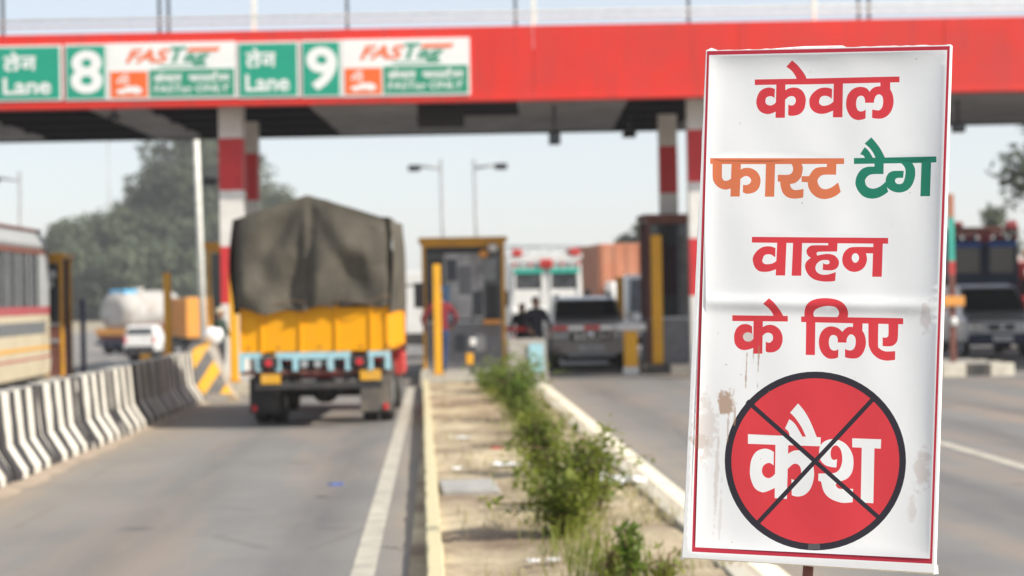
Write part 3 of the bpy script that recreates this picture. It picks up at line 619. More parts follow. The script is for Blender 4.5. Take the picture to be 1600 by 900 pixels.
def notice_board():
    V = {'white': vinyl('banner_white', (0.89, 0.90, 0.895)), 'red': vinyl('banner_red', (0.72, 0.05, 0.062)), 'border': vinyl('banner_border_red', (0.52, 0.03, 0.055)),
         'orange': vinyl('banner_orange', (0.74, 0.20, 0.085)), 'green': vinyl('banner_green', (0.015, 0.23, 0.14)), 'black': vinyl('banner_black', (0.03, 0.025, 0.035)),
         'tape': vinyl('banner_tape', (0.11, 0.10, 0.105))}
    t = thing('notice_board', 'tall white vinyl notice board with red Hindi lettering and a crossed out red disc', 'notice board', (SC.x, SC.y, SC.z - 0.0))
    # pole foot at the soil below
    t.rotation_euler = SM.to_euler()
    px2 = lambda ps: [spx(*p) for p in ps]
    hw, hh = SW / 2, SH / 2
    full = [(-hw, -hh), (hw, -hh), (hw, hh), (-hw, hh)]
    o1 = px2([(1103.5, 80), (1487, 72), (1456.5, 881), (1081, 862)]); i1 = px2([(1108, 86), (1480, 78), (1453, 873), (1086, 855)])
    hwc = hw - 0.0015
    o1 = [(max(-hwc, min(hwc, x)), max(-hh + .001, min(hh - .001, z))) for x, z in o1]
    layers = [('white', [full], []), ('border', [o1], [i1]),
              ('black', [px2(ring_px(1273, 720, 142, 140))], []), ('disc', [px2(ring_px(1273, 720, 131.5, 129.5))], []), ('tape', [px2([(1262, 850), (1280, 849), (1281, 858), (1262, 859)])], [])]
    for nm, g in (('w_keval', KEVAL), ('w_fast', FAST), ('w_taig', TAIG), ('w_vahan', VAHAN), ('w_ke', KE), ('w_lie', LIE), ('w_kaish', KAISH)):
        layers.append((nm, [px2(q) for q in g[0]], [px2(q) for q in g[1]]))
    layers.append(('cross', [px2(band_px(1166, 626, 1377, 813, 7.0)), px2(band_px(1366, 620, 1180, 820, 7.0))], []))
    ex = []
    for i in range(25):
        for j in range(51): ex.append((-hw + 0.004 + (SW - 0.008) * i / 24 + 1e-4 * math.sin(i * 3 + j), -hh + 0.004 + (SH - 0.008) * j / 50 + 1e-4 * math.cos(j * 2 + i)))
    for j in range(52):
        zz = -0.05 + 0.1 * j / 51
        if j % 4 == 0: ex += [(-hw + 0.01 + (SW - 0.02) * i / 30, zz) for i in range(31)]
    for j in range(60):
        zz = -hh + 0.01 + (SH - 0.02) * j / 59
        ex += [(hw - d, zz) for d in (0.008, 0.016, 0.03, 0.05, 0.08)] + [(-hw + d, zz) for d in (0.008, 0.016, 0.03)]
    for i in range(40):
        xx = -hw + 0.01 + (SW - 0.02) * i / 39
        ex += [(xx, hh - d) for d in (0.008, 0.018, 0.03, 0.05)]
    P, reg = regions(layers, ex)
    spec = {'white': ('banner', 'white'), 'border': ('printed_border', 'border'), 'black': ('disc_ring', 'black'), 'disc': ('printed_disc', 'red'), 'tape': ('tape_patch', 'tape'), 'cross': ('cross_bars', 'black')}
    ban = None
    for k in ['white', 'border', 'black', 'disc', 'tape', 'w_keval', 'w_fast', 'w_taig', 'w_vahan', 'w_ke', 'w_lie', 'w_kaish', 'cross']:
        used = {}; fs = []; vs = []
        for f in reg[k]:
            q = []
            for i in f:
                if i not in used: used[i] = len(vs); x, z = P[i]; vs.append((x, sag(x, z), z))
                q.append(used[i])
            fs.append(q)
        nm, mk = spec.get(k, ('lettering', {'w_fast': 'orange', 'w_taig': 'green', 'w_kaish': 'white'}.get(k, 'red')))
        mb = MB().add(vs, fs, 0, True); me = bpy.data.meshes.new(nm); me.from_pydata(mb.v, [], mb.f); me.materials.append(V[mk])
        me.polygons.foreach_set('use_smooth', [True] * len(mb.f)); me.update()
        if me.polygons[0].normal.y > 0: me.flip_normals()
        h = 2e-3; nrm = []
        for x, y, z in mb.v:
            nv = Vector(((sag(x + h, z) - sag(x - h, z)) / (2 * h), -1.0, (sag(x, z + h) - sag(x, z - h)) / (2 * h))); nrm.append(nv.normalized())
        me.normals_split_custom_set_from_vertices(nrm)
        o = bpy.data.objects.new(nm, me); COL.objects.link(o); o.parent = ban if ban and k != 'white' else t
        if k == 'white': ban = o
    # folded edges, frame, pole
    e = 0.0012
    wrap = MB()
    n = 40
    def edge(p0, p1, nrm, seed):                  # wavy turned-over hem, 28 mm deep
        r2 = random.Random(seed); vs = []; fs = []
        for i in range(n + 1):
            s = i / n; x = p0[0] + (p1[0] - p0[0]) * s; z = p0[1] + (p1[1] - p0[1]) * s
            a = r2.uniform(-0.0012, 0.0012)
            vs += [(x, sag(x, z), z), (x + nrm[0] * (0.003 + a), 0.010, z + nrm[1] * (0.003 + a)), (x + nrm[0] * 0.002, 0.032, z + nrm[1] * 0.002)]
        for i in range(n):
            for k in (0, 1): fs.append((3 * i + k, 3 * i + k + 1, 3 * i + 4 + k, 3 * i + 3 + k))
        wrap.add(vs, fs, 0, True)
    edge((hw, -hh), (hw, hh), (1, 0), 1); edge((-hw, -hh), (-hw, hh), (-1, 0), 2); edge((-hw, hh), (hw, hh), (0, 1), 3); edge((-hw, -hh), (hw, -hh), (0, -1), 4)
    wrap.build('hem', V['white'], t)
    # loose folded flaps at the lower corners and along the top
    fl = MB()
    def flap(vs, fs): MB().add(vs, fs).build('loose_flap', V['white'], t)
    flap([(-hw - 0.008, 0.006, -hh - 0.004), (-hw + 0.02, 0.0, -hh - 0.001), (-hw + 0.004, 0.004, -hh + 0.016), (-hw - 0.004, 0.02, -hh - 0.006)], [(0, 1, 2), (0, 3, 1), (0, 2, 3)])
    flap([(hw - 0.004, 0.002, -hh - 0.004), (hw + 0.010, 0.008, -hh - 0.002), (hw + 0.008, 0.004, -hh + 0.022), (hw, 0.02, -hh + 0.004)], [(0, 1, 2), (1, 3, 2), (0, 3, 1)])
    flap([(-hw + 0.17, 0.004, hh + 0.002), (-hw + 0.37, 0.004, hh + 0.002), (-hw + 0.36, 0.008, hh + 0.007), (-hw + 0.26, 0.01, hh + 0.008)], [(0, 1, 2, 3)])
    flap([(-hw - 0.001, 0.002, hh - 0.01), (-hw + 0.03, 0.002, hh + 0.001), (-hw + 0.012, 0.006, hh + 0.009), (-hw - 0.003, 0.006, hh + 0.002)], [(0, 1, 2, 3)])
    fr = MB()
    for x0, x1, z0, z1 in ((-hw + 0.003, -hw + 0.028, -hh + 0.003, hh - 0.003), (hw - 0.028, hw - 0.003, -hh + 0.003, hh - 0.003), (-hw + 0.029, hw - 0.029, hh - 0.028, hh - 0.003), (-hw + 0.029, hw - 0.029, -hh + 0.003, -hh + 0.028), (-hw + 0.029, hw - 0.029, -0.02, 0.01)):
        MB().box(x0, x1, 0.012, 0.036, z0, z1, bev=0.002).build('frame_bar', M['rust'], t)
    # the pole: vertical in the world, from the soil to the crossbar
    inv = SM.transposed()
    p = spx(1257, 890); foot_l = Vector((p[0], 0.05, p[1])); topw = SM @ Vector((p[0] + 0.02, 0.055, 0.0)) + SC
    lean = (SM @ Vector((p[0], 0.055, p[1]))) + SC
    d = (lean - topw).normalized(); base = topw + d * ((0.03 - topw.z) / d.z)
    MB().tube([inv @ (topw - SC), inv @ (base - SC)], 0.0135, 12).build('pole', M['rust'], t)
notice_board()

# ------------------------------------------------------------------ lane boards on the fascia
def flat(name, polys, holes, m, parent, y, box=None, src=None):
    """fill outlines (x right, y down) into a box (x0, x1, z0, z1) of the board, at depth y"""
    if src is None:
        bs = [bb(q) for q in polys]; src = (min(b[0] for b in bs), max(b[2] for b in bs), min(b[1] for b in bs), max(b[3] for b in bs))
    x0, x1, z0, z1 = box
    fx = lambda p: (x0 + (p[0] - src[0]) / (src[1] - src[0]) * (x1 - x0), z1 - (p[1] - src[2]) / (src[3] - src[2]) * (z1 - z0))
    P, reg = regions([('a', [[fx(p) for p in q] for q in polys], [[fx(p) for p in q] for q in holes])], [])
    fs = reg['a']; used = sorted({i for f in fs for i in f}); mp = {i: k for k, i in enumerate(used)}
    me = bpy.data.meshes.new(name); me.from_pydata([(P[i][0], y, P[i][1]) for i in used], [], [[mp[i] for i in f] for f in fs]); me.materials.append(m); me.update()
    if me.polygons[0].normal.y > 0: me.flip_normals()
    o = bpy.data.objects.new(name, me); COL.objects.link(o); o.parent = parent; return o
def latin(txt, m, parent, y, box, shear=0.0, off=0.0, name='lettering'):
    cu = bpy.data.curves.new('t', 'FONT'); cu.body = txt; cu.shear = shear; cu.offset = off; cu.dimensions = '2D'; cu.fill_mode = 'BOTH'; cu.resolution_u = 4
    ob = bpy.data.objects.new('t', cu); COL.objects.link(ob)
    dg = bpy.context.evaluated_depsgraph_get(); me0 = bpy.data.meshes.new_from_object(ob.evaluated_get(dg))
    vs = [v.co[:] for v in me0.vertices]; fs = [list(q.vertices) for q in me0.polygons]
    bpy.data.objects.remove(ob); bpy.data.curves.remove(cu); bpy.data.meshes.remove(me0)
    xs = [v[0] for v in vs]; zs = [v[1] for v in vs]; x0, x1, z0, z1 = box
    me = bpy.data.meshes.new(name)
    me.from_pydata([(x0 + (v[0] - min(xs)) / (max(xs) - min(xs)) * (x1 - x0), y, z0 + (v[1] - min(zs)) / (max(zs) - min(zs)) * (z1 - z0)) for v in vs], [], fs)
    me.materials.append(m); me.update()
    if me.polygons[0].normal.y > 0: me.flip_normals()
    o = bpy.data.objects.new(name, me); COL.objects.link(o); o.parent = parent; return o
M['b_green'] = mat('sign_green', (0.01, 0.31, 0.20), 0.45, var=0.05, scale=2)
M['b_white'] = mat('sign_white', (0.78, 0.80, 0.78), 0.45, var=0.04, scale=2)
M['b_orange'] = mat('sign_orange', (0.78, 0.14, 0.025), 0.45, var=0.05)
M['b_darkgreen'] = mat('sign_dark_green', (0.02, 0.27, 0.16), 0.45, var=0.05)
LA = (KEVAL[0][0:0] + [KEVAL[0][7]]); MATRA = [KEVAL[0][3]]; NA = [VAHAN[0][3], VAHAN[0][6]]
def shift(ps, dx, dy, s=1.0): return [[(p[0] * s + dx, p[1] * s + dy) for p in q] for q in ps]
def lane_word():
    ps = shift(LA, -1320, -120) + shift(MATRA, -1194, -120) + shift(NA, -1228, -368)
    hs = shift(VAHAN[1], -1228, -368)
    b = [bb(q) for q in ps]; xa = min(q[0] for q in b) - 4; xb = max(q[2] for q in b) + 4
    ps.append([(xa, -2), (xb, -2), (xb, 9), (xa, 9)])
    return ps, hs
def gp(x, y, d=0.0):
    q = on_plane(x, y, GP + GN * d, GN) - GP; return (q.dot(GD), q.z)
def board(name, label, cat, xa, xb, ya, yb, base, rim, group=None):
    """board set on the fascia; ya/yb: pixel rows of its top and bottom at its middle"""
    xm = (xa + xb) / 2
    (x0, _), (x1, _) = gp(xa, (ya + yb) / 2, 0.06), gp(xb, (ya + yb) / 2, 0.06)
    z1 = gp(xm, ya, 0.06)[1]; z0 = gp(xm, yb, 0.06)[1]
    w, h = x1 - x0, z1 - z0
    loc = GP + GD * ((x0 + x1) / 2) + GN * 0.035 + Vector((0, 0, z0))
    t = thing(name, label, cat, loc, GY, group)
    MB().box(-w / 2, w / 2, -0.025, 0.03, 0, h, bev=0.006).build('panel', rim, t)
    if base is not rim: MB().box(-w / 2 + 0.035, w / 2 - 0.035, -0.031, -0.0255, 0.035, h - 0.035).build('green_face', base, t)
    return t, w, h
def lane_board(xa, xb, ya, yb, label):
    t, w, h = board('lane_board', label, 'sign board', xa, xb, ya, yb, M['b_green'], M['b_white'], 'boards on the canopy fascia')
    ps, hs = lane_word()
    flat('lettering', ps, hs, M['b_white'], t, -0.034, (-w * .36, w * .12, h * .54, h * .90))
    latin('Lane', M['b_white'], t, -0.034, (-w * .37, w * .34, h * .12, h * .42), off=0.022)
def digit_board(xa, xb, ya, yb, d, label):
    t, w, h = board('number_board', label, 'sign board', xa, xb, ya, yb, M['b_green'], M['b_white'], 'boards on the canopy fascia')
    latin(d, M['b_white'], t, -0.034, (-w * .36, w * .40, h * .12, h * .89), off=0.03, name='numeral')
def tag_board(xa, xb, ya, yb, label):
    t, w, h = board('tag_lane_board', label, 'sign board', xa, xb, ya, yb, M['b_white'], M['b_white'], 'boards on the canopy fascia')
    X = lambda a: -w / 2 + a * w
    # slanted two colour wordmark
    latin('FAS', M['b_orange'], t, -0.030, (X(.14), X(.49), h * .64, h * .89), shear=0.35, off=0.03, name='wordmark')
    latin('T', M['b_darkgreen'], t, -0.030, (X(.49), X(.62), h * .64, h * .92), shear=0.3, off=0.03, name='wordmark')
    latin('ag', M['b_darkgreen'], t, -0.030, (X(.59), X(.80), h * .585, h * .80), shear=0.3, off=0.03, name='wordmark')
    sl = 0.035
    MB().prism([(X(.62), h * .83), (X(.86), h * .83), (X(.87) + sl, h * .90), (X(.62) + sl, h * .90)], -0.033, -0.0255).build('wordmark_bar', M['b_orange'], t)
    MB().prism([(X(.40), h * .565), (X(.78), h * .565), (X(.78), h * .59), (X(.40), h * .59)], -0.030, -0.0255).build('wordmark_bar', M['b_darkgreen'], t)
    op = MB().box(X(.02), X(.31), -0.031, -0.0255, h * .04, h * .50).build('orange_face', M['b_orange'], t)
    car = [(0, 10), (3, 5), (9, 4), (13, 0), (24, 0), (29, 4), (30, 11), (26, 11), (24, 14), (20, 11), (10, 11), (8, 14), (4, 11)]
    flat('car_pictogram', [car], [], M['b_white'], op, -0.034, (X(.06), X(.27), h * .09, h * .24))
    arcs = []
    for r in (4, 8, 12):
        arcs.append([(r * math.cos(R(a)), r * math.sin(R(a))) for a in range(190, 261, 10)] + [((r + 2) * math.cos(R(a)), (r + 2) * math.sin(R(a))) for a in range(260, 189, -10)])
    flat('signal_arcs', arcs, [], M['b_white'], op, -0.034, (X(.07), X(.17), h * .27, h * .46))
    gpn = MB().box(X(.325), X(.985), -0.031, -0.0255, h * .04, h * .52).build('green_face', M['b_darkgreen'], t)
    flat('lettering', KEVAL[0], [], M['b_white'], gpn, -0.034, (X(.36), X(.58), h * .30, h * .48))
    flat('lettering', FAST[0] + shift([TAIG[0][1], TAIG[0][5], TAIG[0][2], TAIG[0][3], [(1262 + 60, 246), (1463, 244), (1463, 254), (1262 + 60, 255)]], -62, 1), [], M['b_white'], gpn, -0.034, (X(.63), X(.95), h * .30, h * .48))
    latin('FASTag ONLY', M['b_white'], gpn, -0.034, (X(.36), X(.95), h * .08, h * .25), shear=0.1, off=0.012)
lane_board(-9, 96, 71, 158, 'green Lane board in two scripts beside the numeral eight board')
digit_board(101, 167, 69, 157, '8', 'green board with a large white numeral eight')
tag_board(168, 369, 66, 155, 'white electronic toll tag board between the numeral eight board and a Lane board')
lane_board(371, 467, 65, 153, 'green Lane board in two scripts beside the numeral nine board')
digit_board(470, 533, 63, 152, '9', 'green board with a large white numeral nine')
tag_board(534, 734, 60, 150, 'white electronic toll tag board at the end of the row, right after the numeral nine')
# ------------------------------------------------------------------ wheels shared by vehicles
def wheel(parent, x, y, z, r, w, hub='steel', name='wheel'):
    """axle along x"""
    q = MB(); prof = [(-w / 2, r * .62), (-w / 2, r * .93), (-w * .36, r), (w * .36, r), (w / 2, r * .93), (w / 2, r * .62)]
    n = 24; rings = [[(px, rr * math.cos(2 * math.pi * k / n), rr * math.sin(2 * math.pi * k / n)) for k in range(n)] for px, rr in prof]
    q.loft(rings, 0, False, True); o = q.build(name, M['rubber'], parent); o.location = (x, y, z)
    h = MB(); rings = [[(px, rr * math.cos(2 * math.pi * k / n), rr * math.sin(2 * math.pi * k / n)) for k in range(n)] for px, rr in ((-w * .42, r * .62), (-w * .3, r * .3), (w * .3, r * .3), (w * .42, r * .62))]
    h.loft(rings, 0, False, True); h.tube([(-w * .34, 0, 0), (w * .34, 0, 0)], r * .31, 14)
    h.build('rim', M[hub], o); return o

# ------------------------------------------------------------------ yellow cargo truck seen from behind
def cargo_truck():
    TX, TY = -1.62, 25.7
    t = thing('cargo_truck', 'yellow cargo truck with a grey brown canvas tarpaulin seen from behind', 'truck', (TX, TY, 0), R(-2.0))
    HW, L = 0.975, 3.55; z0, z1 = 1.05, 1.62
    # cargo body: floor, tail boards, sides made of planks with ribs
    MB().box(-HW, HW, 0.04, L, z0 - 0.07, z0, bev=0.01).build('cargo_floor', M['underside'], t)
    edges = [-HW, -0.70, -0.18, 0.30, 0.76, HW]
    for i in range(5):
        a, b = edges[i], edges[i + 1]
        pn = MB().box(a + 0.008, b - 0.008, 0.0, 0.04, z0 - 0.03, z1 + rnd.uniform(-.02, .02), bev=0.006)
        pn.build('tail_panel', M['truck_yellow'], t)
    for xx in edges: 
        top = z1 + (0.10 if abs(xx - 0.30) < .01 else 0.02)
        MB().box(max(-HW - .01, xx - 0.022), min(HW + .01, xx + 0.022), -0.025, 0.05, z0 - 0.05, top, bev=0.006).build('stake', M['truck_yellow'], t)
    for s in (-1, 1):
        for k in range(4):
            y0 = 0.06 + k * (L - 0.06) / 4; y1 = y0 + (L - 0.06) / 4
            MB().box(s * HW - 0.03, s * HW + 0.03, y0 + 0.006, y1 - 0.006, z0, z1, bev=0.006).build('side_panel', M['truck_yellow'], t)
            MB().box(s * HW - 0.045, s * HW + 0.05, y1 - 0.03, y1 + 0.03, z0 - 0.04, z1 + 0.02, bev=0.006).build('stake', M['truck_yellow'], t)
    # small painted blemishes: hooks and chains on the tail
    for xx in (-0.9, -0.5, 0.05, 0.6, 0.95):
        MB().tube([(xx, -0.03, z0 + 0.02), (xx + 0.02, -0.05, z0 + 0.05), (xx + 0.04, -0.03, z0 + 0.02)], 0.01, 6).build('hook', M['rust'], t)
    # tarpaulin: draped grid with folds
    from mathutils import noise as N
    prof = []                                     # section across: hw, z going left bottom -> over -> right bottom
    def top(x): 
        u = x / HW
        return 2.80 + 0.29 * max(0, 1 - abs(u + 0.06) * 1.0) + 0.02 * (1 - u * u)
    nx = 44; ny = 34; zb = 1.56
    secs = []
    for j in range(ny + 1):
        y = -0.07 + (L + 0.07) * j / ny; ring = []
        ridge = 1 - 0.06 * math.sin(math.pi * ((y / 1.45) % 1.0)) * 1.0
        for k in range(10):
            z = zb - 0.02 + (2.74 - zb) * k / 10
            ring.append((-HW - 0.085 - 0.03 * math.sin(k / 10 * math.pi), y, z))
        for i in range(nx + 1):
            x = -HW - 0.08 + (2 * HW + 0.14) * i / nx
            ring.append((x, y, 2.76 + (top(x) - 2.76) * ridge))
        for k in range(10):
            z = zb - 0.02 + (2.74 - zb) * (9 - k) / 10
            ring.append((HW + 0.06 + 0.03 * math.sin((9 - k) / 10 * math.pi), y, z))
        secs.append(ring)
    vs = []; fs = []; n = len(secs[0])
    for r in secs:
        for (x, y, z) in r:
            d = N.noise(Vector((x * 1.5, y * 1.2, z * 1.1))) * 0.05 + N.noise(Vector((x * 4, y * 3, z * 2))) * 0.018
            sx = 1 if x > HW else (-1 if x < -HW else 0)
            vs.append((x + sx * d, y, z + (d * 0.8 if not sx else 0)))
    for j in range(ny):
        for i in range(n - 1): q = j * n + i; fs.append((q, q + 1, q + n + 1, q + n))
    tp = MB(); tp.add(vs, fs, 0, True)
    # rear curtain: hangs from the hip with deep diagonal folds and an overlap seam
    cx, cz = 56, 44; vs = []; fs = []
    for j in range(cz + 1):
        for i in range(cx + 1):
            u = -1 + 2 * i / cx; v = j / cz
            x = u * (HW + 0.085) - 0.01
            zt = min(top(x), top(x)) - 0.0; hem = zb + 0.02 + 0.03 * math.sin(5 * u + 1) + (0.07 if u > 0.25 else 0.0) + 0.025 * math.sin(13 * u)
            z = hem + (zt - hem) * v
            f = 0.075 * math.sin(5.2 * (u + 0.06) + 2.6 * (v - .5) * (1 if u < 0 else -1.2)) * math.sin(math.pi * min(1, v * 1.05)) \
                + 0.035 * math.sin(12 * u - 5 * v + 1.3) * (1 - v) + 0.09 * N.noise(Vector((u * 2.2, v * 2.4, 1.0))) + 0.02 * N.noise(Vector((u * 6, v * 5, 4)))
            ang = math.atan2(u + 0.06, max(0.02, 1.02 - v)); f += 0.034 * math.sin(8.5 * ang + 1.2 * N.noise(Vector((u, v, 9)))) * min(1, (1 - v) * 1.6)
            seam = -0.03 * math.exp(-((u + 0.075 + 0.03 * (1 - v)) / 0.035) ** 2) + 0.03 * math.exp(-((u + 0.005 + 0.03 * (1 - v)) / 0.05) ** 2)
            y = -0.12 - f * (1 - 0.9 * v ** 6) + seam * (1 - v ** 8) + 0.05 * v ** 10
            y = min(y, -0.01); e8 = abs(u) ** 14; y = y * (1 - e8) + 0.03 * e8
            vs.append((x, y, z))
    for j in range(cz):
        for i in range(cx): q = j * (cx + 1) + i; fs.append((q, q + 1, q + cx + 2, q + cx + 1))
    tarp = tp.build('tarpaulin', M['canvas'], t)
    MB().add(vs, fs, 0, True).build('rear_curtain', M['canvas'], tarp)
    for k, (x0, x1) in enumerate(((-HW - .05, HW + .05),)):
        pts = [(x0 + (x1 - x0) * i / 16, -0.13 - 0.01 * math.sin(i), zb + 0.16 + 0.04 * math.sin(i * 1.3) - 0.05 * math.sin(math.pi * i / 16)) for i in range(17)]
        MB().tube(pts, 0.008, 5).build('rope', M['twig'], tarp)
    # rear cross member with arched light-blue brackets
    MB().box(-0.42, 0.40, -0.03, 0.03, z0 - 0.13, z0 - 0.035, bev=0.006).build('cross_member', M['sky_blue'], t)
    for xx in (-0.86, -0.37, 0.33, 0.86):
        q = MB(); w = 0.115
        for s in (-1, 1): q.box(xx + s * w - 0.035, xx + s * w + 0.035, -0.035, 0.035, z0 - 0.28, z0 - 0.035)
        q.box(xx - w + 0.035, xx + w - 0.035, -0.035, 0.035, z0 - 0.105, z0 - 0.035)
        q.build('arch_bracket', M['sky_blue'], t)
    MB().box(-1.0, 1.0, 0.02, 0.10, 0.72, 0.78, bev=0.01).build('rear_rail', M['rust'], t)
    for xx in (-0.61, 0.60):
        lamp = MB().box(xx - 0.13, xx + 0.13, -0.045, 0.02, 0.80, 0.96, bev=0.012).build('tail_lamp', M['underside'], t)
        MB().tube([(xx, -0.065, 0.88), (xx, -0.04, 0.88)], 0.045, 14).build('lens', M['lamp_red'], lamp)
    for xx in (-0.14, 0.04, 0.2): MB().tube([(xx, -0.03, 0.86), (xx, 0.06, 0.86)], 0.05, 12).build('air_tank_end', M['steel'], t)
    MB().box(-0.32, 0.32, 0.05, 0.35, 0.79, 0.96).build('spare_carrier', M['underside'], t)
    MB().box(-0.72, -0.46, -0.02, 0.0, 0.60, 0.73, bev=0.004).build('number_plate', M['plate_y'], t)
    MB().box(0.60, 0.88, -0.02, 0.0, 0.63, 0.77, bev=0.004).build('number_plate', M['plate_y'], t)
    MB().box(-0.80, 0.9, 0.0, 0.09, 0.52, 0.62, bev=0.012).build('bumper_bar', M['underside'], t)
    for s, mm in ((-1, 'underside'), (1, 'mudflap')):
        MB().box(s * 0.76 - 0.21, s * 0.76 + 0.21, 0.70, 0.72, 0.17, 0.66, bev=0.004).build('mudflap', M[mm], t)
        MB().box(s * 0.9 - 0.03, s * 0.9 + 0.03, 0.675, 0.70, 0.20, 0.28).build('reflector', M['lamp_red'], t)
    # chassis, axle, wheels
    for s in (-1, 1): MB().box(s * 0.4 - 0.04, s * 0.4 + 0.04, 0.05, 5.2, 0.62, 0.84).build('chassis_rail', M['underside'], t)
    MB().tube([(-0.95, 1.45, 0.42), (0.95, 1.45, 0.42)], 0.07, 10).build('axle', M['underside'], t)
    MB().ell((0, 1.45, 0.44), (0.2, 0.19, 0.19)).build('differential', M['underside'], t)
    for s in (-1, 1):
        for o in (0.64, 0.87): wheel(t, s * o, 1.45, 0.43, 0.43, 0.2)
        wheel(t, s * 0.80, 4.35, 0.43, 0.43, 0.22)
        MB().tube([(s * .5, .9, .7), (s * .5, 1.45, .55), (s * .5, 2.0, .7)], 0.05, 6).build('leaf_spring', M['underside'], t)
    # cab
    D = -0.85
    cab = MB(); cab.loft([rring(0.98, 0.55, 2.28, 4.62 + D, 0.1, 0.92), rring(1.0, 0.5, 2.3, 5.1 + D, 0.1, 0.92), rring(0.98, 0.5, 2.1, 5.7 + D, 0.1, 0.86), rring(0.95, 0.5, 1.35, 6.0 + D, 0.1, 0.93)])
    c = cab.build('cab', M['truck_red'], t)
    for s in (-1, 1):
        MB().box(s * 0.965 - 0.012, s * 0.965 + 0.03, 5.0 + D, 5.6 + D, 1.4, 2.05, bev=0.01).build('side_window', M['glass'], c)
        MB().tube([(s * 0.95, 5.6 + D, 1.9), (s * 1.2, 5.65 + D, 1.92)], 0.015, 6).build('mirror_arm', M['black'], c)
        MB().box(s * 1.2 - 0.08, s * 1.2 + 0.08, 5.62 + D, 5.67 + D, 1.55, 1.95, bev=0.01).build('mirror', M['black'], c)
    MB().box(-0.95, 0.95, 4.45 + D, 4.55 + D, 0.95, 2.45, bev=0.01).build('headboard', M['brick_orange'], t)
    MB().tube([(HW + 0.03, 4.55 + D, 0.9), (HW + 0.03, 4.55 + D, 2.55)], 0.035, 6).build('headboard_post', M['rust'], t)
cargo_truck()

# ------------------------------------------------------------------ striped concrete barriers
def barriers():
    prof = [(-0.30, 0), (0.30, 0), (0.30, 0.10), (0.155, 0.34), (0.10, 0.86), (-0.10, 0.86), (-0.155, 0.34), (-0.30, 0.10)]
    rings = []
    n = 20; L = 1.98
    for k in range(n + 1): rings.append([(x, -L / 2 + L * k / n, z) for x, z in prof])
    q = MB(); q.loft(rings); b = bmesh.new(); 
    first = q.build('concrete_barrier', M['barrier'])
    lab = 'black and white striped concrete barrier block in the row beside the truck lane'
    grp = 'striped barrier blocks'
    y = 15.6; i = 0
    while y < 32.4:
        o = first if i == 0 else first.copy()
        if i: COL.objects.link(o)
        o.location = (-4.34 + rnd.uniform(-.03, .03) + 0.006 * (y - 18), y, 0); o.rotation_euler = (0, 0, R(rnd.uniform(-0.9, 0.9)))
        tag(o, lab, 'barrier', grp); y += 2.0; i += 1
barriers()
# sandy dust banked along the foot of the barriers
M['dust'] = mat('road_dust', (0.32, 0.255, 0.19), 0.95, var=0.2, scale=3)
q = MB(); vs = []; fs = []; k = 0
for i in range(121):
    y = 14 + i * 0.16; w = 0.10 + 0.10 * abs(math.sin(i * 0.37) * math.cos(i * 0.11)) + rnd.uniform(0, .03)
    vs += [(-4.06, y, 0.03), (-3.99 + w * .3, y, 0.018), (-4.0 + w, y, 0.003)]
    if i: o = 3 * (i - 1); fs += [(o, o + 1, o + 4, o + 3), (o + 1, o + 2, o + 5, o + 4)]
q.add(vs, fs, 0, True).build('dust_bank', M['dust'], kind='stuff')

# crash nose in front of the left column
t = thing('crash_nose', 'sloping concrete island nose painted with yellow and black diagonal stripes', 'crash nose', (-3.98, 34.1, 0))
MB().loft([[(-0.50, -1.35, 0), (0.66, -1.35, 0), (0.50, -1.35, 0.14), (-0.42, -1.35, 0.14)], [(-0.55, -0.45, 0), (0.48, -0.45, 0), (0.0, -0.45, 0.90), (-0.36, -0.45, 0.90)], [(-0.55, 1.25, 0), (0.16, 1.25, 0), (-0.06, 1.25, 0.98), (-0.42, 1.25, 0.98)]]).build('concrete_body', [M['nose'], M['nose_end']], t)
for f in t.children[0].data.polygons: f.material_index = 1 if (f.normal.x > .3 or f.normal.y < -.9) else 0
MB().box(-0.36, 0.42, -1.375, -1.355, 0.01, 0.12).build('reflector_plate', M['concrete'], t)

# yellow guard posts
def guard_post(label, px, ytop, Y, r=0.065, z0=0.0, rail=False):
    a = at(px, ytop, Y)
    t = thing('guard_post', label, 'post', (a.x, Y, z0), 0, 'yellow guard posts at the islands')
    MB().box(-r, r, -r, r, 0.02, a.z - z0, bev=0.012).build('post', M['yellow'], t)
    MB().box(-r * 1.8, r * 1.8, -r * 1.8, r * 1.8, 0, 0.02).build('base_plate', M['yellow_frame'], t)
guard_post('yellow guard post standing right beside the tarpaulin of the yellow truck', 364, 421, 35.75, 0.075, 0.2)
guard_post('yellow guard post in front of the person in red at the central booth', 682, 413, 37.35, 0.075, 0.2)
guard_post('yellow guard post between the far tanker and the orange truck', 261, 426, 41.0, 0.075)
guard_post('short yellow guard post behind the silver car beside the white mini truck', 968, 433, 47.0, 0.085)

q = thing('hazard_block', 'low yellow and black hazard block at the foot of the far guard post', 'hazard block', (at(238, 550, 41.0).x, 41.0, 0))
for i in range(4): MB().box(-.46 + .23 * i, -.235 + .23 * i, -.2, .2, 0, .62, bev=.01).build('painted_block', M['black'] if i % 2 == 0 else M['yellow'], q)
